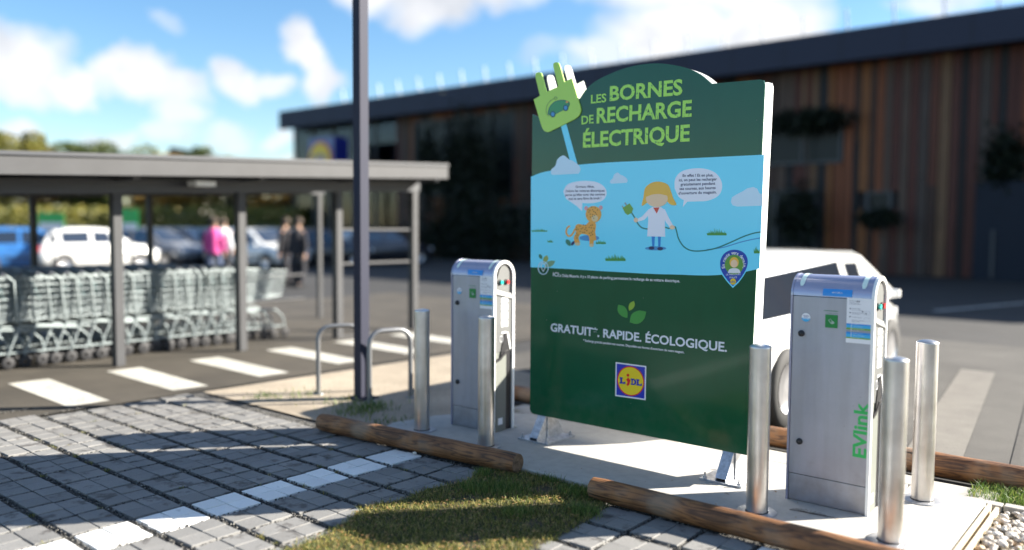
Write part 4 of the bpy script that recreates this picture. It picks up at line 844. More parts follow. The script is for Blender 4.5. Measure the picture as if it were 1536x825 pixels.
mb = MB(); mb.tube([(x, yc_, z) for x, z in SP(smoothpts([(824.5, 175), (820.5, 168), (822, 158), (828, 150.5), (834, 147.5)], False, 3))], .0014, 4); mb.tube([(x, yc_, z) for x, z in SP(smoothpts([(832, 148.5), (833.5, 145.5), (836.5, 146.5), (836, 149), (833, 149.5)], False, 3))], .0014, 4); mb.build('cable_outline_print', M_cd, pc)
# legs with gussets
M_galv = mat('galvanised_steel', (.50, .51, .53), .42, .85, var=.25, vscale=30, bump=.1)
for k, lx in enumerate((-3.545, -2.115)):
    x = lx-BO.x; pts = None
    lg_ = MB().box(x-.045, -.045, .012, x+.045, .045, .30, .004).build('leg', M_galv, sg_)
    MB().box(x-.135, -.165, .0005, x+.135, .165, .0125, .002).build('base_plate', M_galv, lg_)
    for s in (-1, 1):
        for xx in (-.035, .029): MB().prism([(s*.046, .0127), (s*.155, .0127), (s*.155, .03), (s*.046, .19)], x+xx, x+xx+.006, 'YZ').build('gusset', M_galv, lg_)
    MB().add([(x-.029, -.155, .03), (x+.029, -.155, .03), (x+.029, -.046, .19), (x-.029, -.046, .19), (x-.029, -.149, .026), (x+.029, -.149, .026), (x+.029, -.046, .178), (x-.029, -.046, .178)], [(0, 1, 2, 3), (7, 6, 5, 4), (0, 4, 5, 1), (2, 6, 7, 3), (0, 3, 7, 4), (1, 5, 6, 2)]).build('sloping_plate', M_galv, lg_)
    for (dx, dy) in ((-.11, -.14), (.11, -.14), (-.11, .14), (.11, .14)):
        bt = MB().cyl((x+dx, dy, .0125), (x+dx, dy, .045), .006, n=8).build('bolt', M_galv, lg_); bt2 = MB().cyl((x+dx, dy, .0125), (x+dx, dy, .024), .0125, n=6, smooth=False)
        bt2.build('nut', M_galv, lg_)

# ================================================================= LAMP POST
M_post = mat('dark_post_paint', (.028, .03, .048), .65, .0, spec=.2)
lp = thing('lamp_post', 'tall dark square lamp post standing in the sandy bed', 'lamp post', (-5.74, 4.77, -.035))
MB().box(-.05, -.05, .0, .05, .05, 6.2, .006).build('pole', M_post, lp); MB().box(-.11, -.11, 0, .11, .11, .014, .003).build('base_plate', M_post, lp)
MB().box(-.05, -.9, 6.1, .05, .05, 6.2, .006).build('arm', M_post, lp); MB().box(-.11, -1.35, 6.08, .11, -.8, 6.17, .02).build('lamp_head', M_post, lp)
# bicycle hoops
M_hoop = mat('hoop_steel', (.22, .225, .23), .45, .7)
def hoop(loc, rz, label):
    t = thing('bicycle_hoop', label, 'bike rack', loc, rz, 'bicycle hoops near the lamp post'); w, h, r = .20, .63, .12
    p = [(-w, 0, 0), (-w, 0, h-r)]+[(-w+r-r*math.cos(R(a)), 0, h-r+r*math.sin(R(a))) for a in (22, 45, 67, 90)]+[(w-r+r*math.sin(R(a)), 0, h-r+r*math.cos(R(a))) for a in (0, 22, 45, 67, 90)]+[(w, 0, 0)]
    MB().tube(p, .022, 10).build('hoop', M_hoop, t)
    for s in (-w, w): MB().lathe([(.05, 0), (.05, .008), (.024, .01)], 14, (s, 0, 0)).build('foot', M_hoop, t)
    return t
hoop((-6.09, 4.80, -.035), R(62), 'grey steel bicycle hoop left of the dark lamp post'); hoop((-5.50, 4.90, -.035), R(72), 'grey steel bicycle hoop right of the dark lamp post')

# ================================================================= TROLLEY SHELTER
M_shel = mat('shelter_grey_metal', (.040, .041, .044), .65, .0, var=.1, vscale=3); M_sheld = mat('shelter_dark_metal', (.035, .038, .045), .5)
sh_ = thing('trolley_shelter', 'grey metal shelter with flat roof over the shopping trolleys', 'shelter', (-9.15, 0, -.05))
def rz_(y): return 2.20+.042*(y-3)
posts_y = [1.08, 2.61, 4.14, 5.67, 7.18, 8.62]
for y in posts_y:
    MB().box(-.055, y-.05, 0, .055, y+.05, rz_(y)-.16, .006).build('post', M_shel, sh_); MB().box(-2.36, y-.035, 0, -2.29, y+.035, rz_(y)-.1, .006).build('post', M_shel, sh_)
    MB().add([(-2.7, y-.04, rz_(y)-.06), (.62, y-.04, rz_(y)+.02), (.62, y+.04, rz_(y)+.02), (-2.7, y+.04, rz_(y)-.06), (-2.7, y-.04, rz_(y)-.18), (.5, y-.04, rz_(y)-.2), (.5, y+.04, rz_(y)-.2), (-2.7, y+.04, rz_(y)-.18)], [(0, 1, 2, 3), (4, 7, 6, 5), (0, 4, 5, 1), (1, 5, 6, 2), (2, 6, 7, 3), (3, 7, 4, 0)]).build('rafter', M_sheld, sh_)
y0, y1 = .3, 8.70
def beam(x0, x1, za, zb, nm, m): MB().add([(x0, y0, rz_(y0)+za), (x1, y0, rz_(y0)+za), (x1, y1, rz_(y1)+za), (x0, y1, rz_(y1)+za), (x0, y0, rz_(y0)+zb), (x1, y0, rz_(y0)+zb), (x1, y1, rz_(y1)+zb), (x0, y1, rz_(y1)+zb)], [(0, 3, 2, 1), (4, 5, 6, 7), (0, 1, 5, 4), (1, 2, 6, 5), (2, 3, 7, 6), (3, 0, 4, 7)]).build(nm, m, sh_)
beam(-.06, .06, -.33, -.17, 'front_beam', M_sheld); beam(-2.4, -2.28, -.33, -.17, 'rear_beam', M_sheld)
beam(.60, .66, -.16, .02, 'front_fascia', M_shel); beam(.58, .68, .021, .06, 'edge_trim', M_sheld); beam(-2.75, .60, .02, .05, 'roof_sheet', M_shel); beam(-2.8, -2.75, -.1, .055, 'rear_fascia', M_shel)
for za in (1.04, 1.52):
    MB().cyl((0, posts_y[-1], za), (0, posts_y[-2]-.0, za), .022, n=8).build('guard_rail', M_shel, sh_)
for za in (.35, .75): MB().cyl((-2.32, y0, za), (-2.32, y1-.4, za), .022, n=8).build('guard_rail', M_shel, sh_)
MB().box(-.0, 7.22, .0, .03, 8.5, .03).build('floor_rail', M_shel, sh_)
lmp = MB().box(.15, 4.9, rz_(5)-.26, .35, 5.15, rz_(5)-.2, .01).build('luminaire', mat('lamp_cover', (.7, .7, .68), .4), sh_)

# shopping trolleys
M_wire = mat('trolley_wire', (.21, .245, .25), .55, .3); M_rub = mat('wheel_rubber', (.02, .02, .022), .7); M_hnd = mat('trolley_handle', (.05, .055, .07), .5); M_fl = mat('trolley_plastic', (.14, .21, .22), .5)
def trolley():
    t = thing('shopping_trolley', '', 'shopping trolley', (0, 0, 0), 0, 'nested shopping trolleys in the shelter')
    # length along +Y, width along X; handle at rear (y=0)
    def B(u, v, w): # u across -1..1, v along 0..1, w height 0..1
        hw = .27-.07*v; y = .12+.80*v+.0*w; z0 = .50+.10*v; z1 = 1.0-.06*v
        return Vector((u*hw*(.82+.18*w), y+(.06*(w-.5) if v > .5 else 0), z0+(z1-z0)*w))
    mb = MB(); r = .0035
    for i in range(15):
        v = i/14; mb.tube([B(-1, v, 1), B(-1, v, 0), B(1, v, 0), B(1, v, 1)], r, 3, False)
    for i in range(7):
        w = i/6; mb.tube([B(-1, 0, w), B(-1, 1, w), B(1, 1, w), B(1, 0, w), B(-1, 0, w)], r if 0 < i < 6 else .006, 4, False)
    for i in range(1, 8): u = -1+i/4; mb.tube([B(u, 0, 1), B(u, 0, 0), B(u, 1, 0), B(u, 1, 1)], r, 3, False)
    mb.build('basket', M_wire, t)
    fr = MB()
    for s in (-1, 1):
        fr.tube([(s*.27, .02, 1.02), (s*.27, .10, .95), (s*.26, .13, .52), (s*.245, .16, .46), (s*.23, .75, .40), (s*.22, .86, .30), (s*.21, .90, .14)], .012, 6)
        fr.tube([(s*.26, .15, .46), (s*.27, .08, .30), (s*.27, .02, .14)], .012, 6); fr.tube([(s*.265, .05, .17), (s*.22, .85, .17)], .010, 6)
    fr.tube([(-.22, .85, .17), (.22, .85, .17)], .010, 6); fr.build('frame', M_wire, t)
    MB().cyl((-.27, .0, 1.03), (.27, .0, 1.03), .016, n=10).build('handle', M_hnd, t)
    MB().add([(-.22, .13, .95), (.22, .13, .95), (.22, .20, .74), (-.22, .20, .74), (-.22, .14, .95), (.22, .14, .95), (.22, .21, .74), (-.22, .21, .74)], [(0, 1, 2, 3), (7, 6, 5, 4), (0, 4, 5, 1), (2, 6, 7, 3), (0, 3, 7, 4), (1, 5, 6, 2)]).build('seat_flap', M_fl, t)
    for (x, y) in ((-.27, .02), (.27, .02), (-.21, .90), (.21, .90)): MB().lathe([(.02, -.014), (.062, -.016), (.068, -.008), (.068, .008), (.062, .016), (.02, .014)], 14, (x, y, .069), 'X').build('wheel', M_rub, t)
    return t
t0 = trolley(); k = 0
ordn = ['first', 'second', 'third', 'fourth', 'fifth', 'sixth', 'seventh', 'eighth', 'ninth', 'tenth', 'eleventh', 'twelfth', 'thirteenth', 'fourteenth', 'fifteenth', 'sixteenth', 'seventeenth', 'eighteenth', 'nineteenth', 'twentieth', 'twenty-first', 'twenty-second', 'twenty-third', 'twenty-fourth']
for row, (X, ystart, cnt) in enumerate(((-10.05, 5.85, 24), (-10.80, 5.6, 20))):
    for i in range(cnt):
        c = t0 if k == 0 else copy_tree(t0); k += 1
        c.location = (X+rnd.uniform(-.025, .025), ystart-i*.165+rnd.uniform(-.02, .02), -.05); c.rotation_euler.z = R(rnd.uniform(-2.5, 2.5))
        c['label'] = '%s trolley from the right end in the %s nested wire trolley row under the shelter' % (ordn[i], ('front', 'rear')[row])

# ================================================================= CARS
M_glass = mat('car_glass', (.015, .02, .03), .05, coat=1., spec=.8); M_tyre = mat('tyre', (.02, .02, .02), .8); M_rim = mat('rim', (.5, .5, .52), .3, .9); M_lens = mat('tail_lens', (.45, .01, .01), .2, coat=1.); M_hl = mat('head_lens', (.75, .77, .8), .1, coat=1.)
def car(name, label, loc, rz, paint, L=3.95, Wd=1.72, H=1.45, hatch=True, bumper=None, group='cars parked in the car park', segs_=None, cabf=0.):
    """+X is the nose"""
    t = thing(name, label, 'car', loc, rz, group); hl = L/2
    prof = [(-1., .42, .70, .80), (-.985, .30, .84, .86), (-.90, .22, .90, .93), (-.72, .20, .92, .97), (-.45, .18, .93, 1.), (0, .18, .93, 1.), (.30, .18, .92, 1.), (.52, .18, .90, .99), (.70, .20, .86, .96), (.85, .22, .78, .92), (.96, .26, .66, .84), (1., .36, .58, .74)]
    hw = Wd/2
    def sec(x, zb, zt, w):
        W = hw*w; return [(x, -W*.90, zb), (x, -W*.99, zb+.12), (x, -W, zb+(zt-zb)*.55), (x, -W*.955, zt-.03), (x, -W*.88, zt), (x, 0, zt+.02), (x, W*.88, zt), (x, W*.955, zt-.03), (x, W, zb+(zt-zb)*.55), (x, W*.99, zb+.12), (x, W*.90, zb)]
    rings = [sec(a*hl, b*H/1.45, c*H/1.45, d) for a, b, c, d in prof]; n = 11; vs = [p for r in rings for p in r]
    fs = [(i*n+j, i*n+(j+1) % n, (i+1)*n+(j+1) % n, (i+1)*n+j) for i in range(len(rings)-1) for j in range(n)]+[tuple(range(n)), tuple((len(rings)-1)*n+j for j in reversed(range(n)))]
    body = MB().add(vs, fs, True).build('body', paint, t)
    # cabin
    zbelt = .90*H/1.45
    cab = [(-.93, 0., .90), (-.84, .62, .86), (-.72, .93, .84), (-.45, 1., .83), (-.1, 1., .83), (.12, .95, .83), (.30, .55, .86), (.52, 0., .90)] if hatch else [(-.62, 0, .88), (-.5, .5, .84), (-.36, .9, .82), (-.15, 1., .82), (.05, .98, .82), (.15, .93, .82), (.34, .5, .85), (.52, 0, .89)]
    if cabf: cab = [(a+(cabf if i > 4 else 0), h, w) for i, (a, h, w) in enumerate(cab)]
    def csec(a, h, w):
        z = zbelt+(H-zbelt)*h; W = hw*w; wt = W*(1-.10*h); return [(a*hl, -hw*.93, zbelt-.02), (a*hl, -wt*1.0, z-.05*h), (a*hl, -wt*.86, z), (a*hl, 0, z+.015*h), (a*hl, wt*.86, z), (a*hl, wt*1.0, z-.05*h), (a*hl, hw*.93, zbelt-.02)]
    cr = [csec(*c) for c in cab]; n = 7; vs = [p for r in cr for p in r]
    MB().add(vs, [(i*n+j, i*n+j+1, (i+1)*n+j+1, (i+1)*n+j) for i in range(len(cr)-1) for j in range(n-1)], True).build('roof', paint, t)
    # glass panels, proud of the cabin
    def side(s, segs, nm='side_window'):
        for (i0, f0, i1, f1, lo, hi) in segs:
            def P(i, f, h):
                a = cr[i]; b = cr[min(i+1, len(cr)-1)]; lo_, up_ = Vector(a[0]).lerp(Vector(b[0]), f), Vector(a[1]).lerp(Vector(b[1]), f); p = lo_.lerp(up_, h); return (p.x, s*(abs(p.y)+.006), p.z)
            p = [P(i0, f0, lo), P(i1, f1, lo), P(i1, f1, hi), P(i0, f0, hi)]; q = [(a, b-s*.02, c) for a, b, c in p]
            MB().add(p+q, [(0, 1, 2, 3), (7, 6, 5, 4), (0, 4, 5, 1), (1, 5, 6, 2), (2, 6, 7, 3), (3, 7, 4, 0)]).build(nm, M_glass, t)
    if hatch: segs = [(1, .1, 1, .95, .18, .80), (2, .25, 3, .70, .12, .9), (3, .85, 4, .98, .12, .9), (5, .02, 5, .98, .12, .72)]
    else: segs = [(1, .5, 2, .98, .15, .8), (3, .05, 3, .98, .12, .9), (4, .02, 5, .5, .12, .88), (5, .6, 6, .0, .12, .7)]
    for s in (-1, 1): side(s, segs_ or segs)
    def topq(ra, rb, nm, f0, f1):
        A, B_ = cr[ra], cr[rb]; p = []
        for (r_, j, k2) in ((f0, 2, 4), (f1, 2, 4)):
            l = Vector(A[2]).lerp(Vector(B_[2]), r_); m = Vector(A[4]).lerp(Vector(B_[4]), r_); p += [l+(m-l)*.02, m+(l-m)*.02]
        up_ = Vector((.0, 0, .012))+Vector(((-.012 if ra < 3 else .012), 0, 0)); c0 = (p[0]+p[1])/2+Vector((0, 0, .01)); c1 = (p[2]+p[3])/2+Vector((0, 0, .012))
        MB().add([p[0]+up_, c0+up_, p[1]+up_, p[2]+up_, c1+up_, p[3]+up_], [(0, 1, 4, 3), (1, 2, 5, 4)], True).build(nm, M_glass, t)
    topq(5, 6, 'windscreen', .05, 1.); topq(6, 7, 'windscreen', 0., .85); topq(0, 1, 'rear_window', .3, 1.0); topq(1, 2, 'rear_window', .0, .7)
    def secat(a):
        for (p, q) in zip(prof, prof[1:]):
            if p[0] <= a <= q[0]: f = (a-p[0])/(q[0]-p[0]); return [p[i]+(q[i]-p[i])*f for i in range(1, 4)]
    for a in (-.36, .02, .42):
        zb, zt, w_ = secat(a); zb *= H/1.45; zt *= H/1.45; W = hw*w_+.001
        for s in (-1, 1): MB().tube([(a*hl, s*W*.99, zb+.13), (a*hl, s*W, zb+(zt-zb)*.55), (a*hl+.01, s*W*.957, zt-.03)], .004, 4).build('door_seam', M_seam, t)
    for s in (-1, 1): MB().box(-.42*hl, s*(hw-.012)-.012, .47, .5*hl, s*(hw-.012)+.02, .52, .008).build('rub_strip', M_blk, t)
    for (x, y) in ((-.62, -1), (-.62, 1), (.63, -1), (.63, 1)):
        w = MB().lathe([(.20, -.09), (.30, -.10), (.315, -.07), (.315, .07), (.30, .10), (.20, .09)], 22, (x*hl, y*(hw-.09), .315), 'Y').build('wheel', M_tyre, t)
        MB().lathe([(.001, y*.085), (.06, y*.09), (.19, y*.075), (.205, y*.095)], 20, (x*hl, y*(hw-.09), .315), 'Y').build('rim', M_rim, w)
    for y in (-1, 1):
        MB().box(-hl*.99-.012, y*hw*.74-.09, .66, -hl*.965, y*hw*.74+.09, .86, .01).build('tail_light', M_lens, t); MB().box(hl*.90, y*hw*.66-.14, .56, hl*.985, y*hw*.66+.14, .70, .03).build('headlight', M_hl, t)
        MB().box(hl*(.40+cabf*.6), y*(hw+.03)-.05, .86, hl*(.40+cabf*.6)+.08, y*(hw+.03)+.05, .95, .03).build('wing_mirror', paint, t)
        for hx in (-.25, .2): MB().box(hx*hl-.08, y*(hw+.0)-.015, .78, hx*hl+.08, y*(hw+.0)+.015, .81, .006).build('door_handle', paint, t)
    MB().box(-hl*1.0-.012, -.26, .52, -hl*.985, .26, .63).build('number_plate', M_hl, t); MB().box(-hl*.93, -hw*.8, .14, hl*.93, hw*.8, .24).build('underbody', M_blk, t)
    return t
def paintm(n, c): return mat(n, c, .3, .1, coat=1.)
P_w = paintm('white_car_paint', (.72, .72, .70)); P_b = paintm('blue_car_paint', (.03, .13, .35)); P_k = paintm('black_car_paint', (.02, .022, .03)); P_s = paintm('silver_car_paint', (.42, .44, .47)); P_g = paintm('grey_car_paint', (.12, .13, .15)); P_r = paintm('red_car_paint', (.35, .03, .03))
car('parked_car', 'white hatchback parked tail in behind the right charging station', (-3.29, 7.74, -.046), R(90), P_w, 4.6, 1.76, 1.38, cabf=.33, segs_=[(1, .5, 4, .36, .12, .88), (4, .52, 4, .80, .35, .84)])
car('parked_car', 'black car parked in the shade by the timber facade', (-12.6, 24.5, -.06), R(0), P_k, 4.3, 1.8, 1.5)
far = [(20, 30, 20, P_b, 'blue hatchback at the far left edge of the car park', 60), (45, 27, 0, P_b, 'blue car beside the white hatchback seen beyond the trolleys', 75), (140, 28, 0, P_w, 'white hatchback side on in the far car park at left', 88), (232, 31, 0, P_g, 'dark grey car right of the far white hatchback', 20), (283, 33, 0, P_k, 'black car behind the person in pink', 15),
       (345, 33, 0, P_g, 'grey car right of the person in pink', 10), (385, 30, 0, P_w, 'small white car between the shelter posts beyond the trolleys', 12), (415, 33, 0, P_s, 'silver car left of the two people in dark coats', 12), (480, 32, 0, P_k, 'black car right of the two people in dark coats', 60), (575, 34, 0, P_k, 'black car seen through the guard rails right of the lamp post', 75)]
for (px, d, _, p, l, rzd) in far:
    q = ray(px, 345); q.z = 0; q = q*(d/q.dot(Vector((-math.sin(YAW), math.cos(YAW), 0)))); car('parked_car', l, (q.x, q.y, -.06), R(rzd), p)

# ================================================================= PEOPLE (far, small)
def person(label, loc, rz, top, legs, hair, bag=None):
    t = thing('person', label, 'person', loc, rz)
    vts = [(0, 0, .95), (0, 0, 1.15), (0, 0, 1.38), (0, .0, 1.50), (0, .02, 1.62), (0, .01, 1.72)]; rad = [.15, .14, .16, .06, .095, .07]; ed = [(0, 1), (1, 2), (2, 3), (3, 4), (4, 5)]
    def chain(p0, pts, rs):
        i = p0
        for p, r_ in zip(pts, rs): vts.append(p); rad.append(r_); ed.append((i, len(vts)-1)); i = len(vts)-1
        return i
    for s in (-1, 1):
        chain(0, [(s*.10, 0, .88), (s*.11, .06*s, .48), (s*.11, -.05*s, .08), (s*.11, -.05*s+.14, .04)], [.10, .065, .045, .04])
        w = chain(2, [(s*.20, 0, 1.38), (s*.25, -.04*s, 1.10), (s*.25, .06, .86), (s*.25, .08, .79)], [.06, .045, .033, .035])
        for q in range(5): chain(w, [(s*.25+s*.0, .05+q*.014, .745 if q else .765), (s*.25-s*.012, .055+q*.014, .70+.01*abs(q-2) if q else .735)], [.010, .008])
    me = bpy.data.meshes.new('body'); me.from_pydata(vts, ed, []); o = bpy.data.objects.new('body', me); col.objects.link(o); o.parent = t
    sk = o.modifiers.new('s', 'SKIN'); 
    for i, r_ in enumerate(rad): me.skin_vertices[0].data[i].radius = (r_, r_*.85)
    me.skin_vertices[0].data[0].use_root = True; sb = o.modifiers.new('d', 'SUBSURF'); sb.levels = 1; sb.render_levels = 1
    me.materials.append(mat('skin', (.45, .27, .18), .6))
    c = MB(); c.lathe([(.17, .82), (.185, .95), (.165, 1.12), (.20, 1.34), (.15, 1.45), (.07, 1.50)], 18)
    for s in (-1, 1): c.tube([(s*.19, 0, 1.40), (s*.255, -.04*s, 1.10), (s*.25, .055, .88)], .058, 10)
    c.build('coat', top, t); c = MB()
    for s in (-1, 1): c.tube([(s*.09, 0, .92), (s*.11, .06*s, .48), (s*.11, -.05*s, .09)], .088, 10)
    c.build('trousers', legs, t); MB().lathe([(.085, 1.60), (.118, 1.66), (.112, 1.74), (.06, 1.79), (.001, 1.80)], 14, (0, -.012, 0)).build('hair', hair, t)
    mb = MB()
    for s in (-1, 1): mb.box(s*.11-.05, -.05*s-.08, 0, s*.11+.05, -.05*s+.19, .08, .02)
    mb.build('shoes', M_blk, t)
def gat(px, d, z=-.06):
    q = ray(px, 345); q.z = 0; q = q*(d/q.dot(Vector((-math.sin(YAW), math.cos(YAW), 0)))); return (q.x, q.y, z)
M_pink = mat('pink_cloth', (.55, .06, .25), .8); M_dk = mat('dark_cloth', (.02, .02, .025), .9); M_jean = mat('denim', (.06, .08, .14), .9); M_hr = mat('brown_hair', (.04, .025, .015), .7); M_whc = mat('white_cloth', (.7, .7, .7), .8)
person('person in a pink coat walking in the far car park', gat(321, 22), R(40), M_pink, M_jean, M_hr); person('person in a white coat beside the person in pink', gat(335, 24), R(20), M_whc, M_dk, M_hr)
person('person in a dark coat, left one of the pair beyond the trolleys', gat(428, 21.5), R(120), M_dk, M_dk, M_hr); person('person in a dark coat, right one of the pair beyond the trolleys', gat(447, 21), R(200), M_dk, M_dk, M_hr)
# small green and white notice boards in the car park
for k, (px, d, w, h, l) in enumerate(((78, 24, .75, .45, 'green and white notice board on a post left of the first shelter post'), (196, 25, .5, .6, 'small green notice board on a post right of the first shelter post'))):
    t = thing('notice_board', l, 'sign', gat(px, d), R(-47+90)); MB().cyl((0, 0, 0), (0, 0, 1.9), .03, n=8).build('post', M_shel, t); MB().box(-w/2, -.045, 1.45, w/2, -.032, 1.45+h, .005).build('board', M_txg, t); MB().box(-w/2+.04, -.05, 1.40, w/2-.04, -.046, 1.62).build('lower_panel', M_wht, t)

# ================================================================= FAR GROUND, TREES
def dpt(px, d, z=0): x, y, _ = gat(px, d); return (x, y, z)
mb = MB(); rows = []
for d, z in ((43, -.07), (47, .5), (52, 1.5), (60, 2.1), (90, 2.4)):
    rows.append([dpt(px, d*(1+.04*math.sin(px*.01)), z+(.15*math.sin(px*.02) if z > 0 else 0)) for px in range(-900, 760, 60)])
n = len(rows[0]); mb.add([p for r in rows for p in r], [(i*n+j, i*n+j+1, (i+1)*n+j+1, (i+1)*n+j) for i in range(len(rows)-1) for j in range(n-1)], True); mb.build('grass_bank', M_turf, kind='structure')
def leafm(name, cs): return island_mat(name, cs, .6, .4)
LM = [leafm('yellow_green_foliage', [(0, (.07, .09, .02)), (.5, (.16, .16, .03)), (1, (.30, .25, .05))]), leafm('green_foliage', [(0, (.03, .05, .015)), (.5, (.07, .10, .025)), (1, (.14, .16, .04))]), leafm('autumn_foliage', [(0, (.14, .08, .02)), (.5, (.30, .18, .04)), (1, (.40, .30, .08))])]
M_bark = mat('bark', (.10, .08, .06), .9, var=.3, bump=.5)
def crown_mesh(seed, H, W, m, nl=5200, leaf=.17):
    rg = np.random.default_rng(seed); cl = []
    for _ in range(26):
        a, r_, z = rg.uniform(0, 6.28), rg.uniform(0, 1)**.6*W*.42, rg.uniform(.14, .96)*H; r_ *= 1.15-abs(z/H-.55)*1.2; cl.append((r_*math.cos(a), r_*math.sin(a), z, rg.uniform(.10, .19)*W))
    cl = np.array(cl); idx = rg.integers(0, len(cl), nl); d = rg.normal(size=(nl, 3)); d /= np.linalg.norm(d, axis=1)[:, None]
    P = cl[idx, :3]+d*(cl[idx, 3:4]*rg.uniform(.5, 1.1, (nl, 1))*np.array([1, 1, .8])); a = rg.normal(size=(nl, 3)); a /= np.linalg.norm(a, axis=1)[:, None]; b = np.cross(a, rg.normal(size=(nl, 3))); b /= np.linalg.norm(b, axis=1)[:, None]
    s = rg.uniform(.6, 1.2, (nl, 1))*leaf; V = np.stack([P-a*s, P+b*s*.6, P+a*s, P-b*s*.6], 1).reshape(-1, 3); F = np.arange(nl*4).reshape(-1, 4)
    o = np_mesh('crown', V, F, m); return o
def trunk_mb(H, seed):
    rr = random.Random(seed); mb = MB(); mb.tube([(0, 0, 0), (.05, .02, H*.3), (-.04, .05, H*.55), (0, 0, H*.8)], .11*H/8, 8)
    for _ in range(7):
        a = rr.uniform(0, 6.28); z = rr.uniform(.25, .6)*H; mb.tube([(0, 0, z), (.12*H*math.cos(a), .12*H*math.sin(a), z+.10*H), (.24*H*math.cos(a), .24*H*math.sin(a), z+.22*H)], .035*H/8, 6)
    return mb
protos = []
def tree(px, d, H, W, kind, label, z=1.6, seed=1):
    key = kind
    hit = [p for p in protos if p[0] == key]
    x, y, _ = dpt(px, d)
    if len(hit) < 2:
        t = thing('tree', label, 'tree', (x, y, z), rnd.uniform(0, 6), 'trees beyond the car park'); c = crown_mesh(seed, 8, 6, LM[kind]); c.parent = t; trunk_mb(8, seed).build('trunk', M_bark, t); protos.append((key, t))
    else:
        t = copy_tree(hit[seed % 2][1]); t.location = (x, y, z); t.rotation_euler.z = rnd.uniform(0, 6); t['label'] = label
    t.scale = (W/6, W/6, H/8); return t
tl = [(-60, 58, 9.2, 8, 1), (5, 56, 8.6, 7, 0), (60, 62, 7.2, 7, 2), (110, 60, 7.4, 7, 1), (160, 58, 7.2, 6, 1), (205, 64, 7.6, 8, 0), (250, 60, 6.3, 7, 2), (300, 66, 7.6, 7, 1), (345, 60, 6.5, 7, 0), (390, 62, 6.0, 7, 1), (435, 60, 5.6, 7, 2), (475, 64, 5.6, 7, 0), (520, 60, 5.5, 7, 1), (570, 62, 5.2, 7, 0), (608, 66, 5.2, 6, 2), (640, 64, 5.2, 6, 0), (-140, 60, 8, 8, 0), (-230, 62, 9, 8, 1)]
kd = ['yellow green', 'dark green', 'orange autumn']
where = ['beyond the left edge of frame', 'at the far left edge', 'above the left end of the shelter roof', 'left of the first shelter post', 'behind the first shelter post', 'right of the first shelter post', 'between the first and second shelter posts', 'beside the distant dark roof', 'left of the second shelter post', 'right of the second shelter post', 'beyond the pair in dark coats', 'beside the glazed store corner', 'just left of the lamp post', 'right of the lamp post', 'seen between the right shelter posts', 'behind the last shelter post', 'outside the frame at far left', 'outermost at far left']
for i, (px, d, H, W, k) in enumerate(tl): tree(px, d, H*.80, W, k, '%s tree %s' % (kd[k], where[i]), 1.5, i+2)
# roadside hedge on the bank
pts = np.array([dpt(rnd.uniform(-700, 720), rnd.uniform(49, 53), rnd.uniform(1.0, 2.6)) for _ in range(14000)]); rg = np.random.default_rng(9); n = len(pts); a = rg.normal(size=(n, 3)); a /= np.linalg.norm(a, axis=1)[:, None]; b = np.cross(a, rg.normal(size=(n, 3))); b /= np.linalg.norm(b, axis=1)[:, None]
V = np.stack([pts-a*.16, pts+b*.1, pts+a*.16, pts-b*.1], 1).reshape(-1, 3); o = np_mesh('hedge', V, np.arange(n*4).reshape(-1, 4), LM[0], None, 'stuff'); o['label'] = 'low yellow green hedge on the grass bank'; o['category'] = 'hedge'
# distant house roof above the shelter
hx, hy, _ = dpt(296, 95); hs = thing('house', 'distant house with a dark sloping roof above the shelter', 'house', (hx, hy, 1.8), R(25))
MB().box(-2, -2, 0, 2, 2, 6.8).build('wall', mat('render_wall', (.35, .32, .28), .9), hs); MB().prism([(-2.3, 6.8), (2.3, 7.2), (2.3, 7.7), (-1.8, 8.5)], -2.3, 2.3).build('roof', mat('slate_roof', (.04, .045, .05), .6), hs)
for x in (-1.1, 1.0): MB().box(x-.4, -2.06, 4.6, x+.4, -2.0, 6).build('window', M_glass, hs)

# ================================================================= STORE
YB = 30.
M_fas = mat('fascia_anthracite', (.026, .031, .055), .6, .0, spec=.3); M_wallb = mat('store_wall_dark', (.03, .028, .028), .8)
st = thing('store_building', 'long supermarket with vertical timber cladding and dark roof fascia', 'building', (0, YB, -.06))
XL, XR = -42.6, 9.
GX0 = aty(441, 240, YB).x; GX1 = aty(596, 240, YB).x
MB().box(XL, -.9, 7.35, XR, -.6, 8.40).build('fascia', M_fas, st); MB().box(XL, -.6, 7.45, XL+.3, 24, 8.40).build('fascia', M_fas, st); MB().box(XR-.3, -.6, 7.45, XR, 24, 8.4).build('fascia', M_fas, st)
MB().box(XL+.3, -.6, 7.5, XR-.3, 24, 7.95).build('roof', M_fas, st)
MB().box(GX1, .15, 0, XR-.5, .45, 7.5).build('wall', M_wallb, st); MB().box(XR-.8, .45, 0, XR-.5, 23.5, 7.5).build('wall', M_wallb, st); MB().box(GX1, .45, 0, GX1+.3, 23.5, 7.5).build('wall', M_wallb, st); MB().box(GX1, 23.5, 0, XR-.5, 23.8, 7.5).build('wall', M_wallb, st)
# fascia joints
for i in range(26): MB().box(XL+1+i*2.0, -.905, 7.36, XL+1.03+i*2.0, -.9, 8.39).build('joint', M_seam, st)
# roof guard posts
M_gp = mat('guard_post', (.6, .63, .68), .5, .3)
gd = thing('roof_guardrail', 'thin pale guard posts standing along the store roof edge', 'railing', (0, YB-.2, 7.9))
for i in range(30):
    x = XL+5+i*1.55; MB().tube([(x, .5, 0), (x, .3, .55), (x, .1, 1.35)], .035, 5).build('guard_post', M_gp, gd)
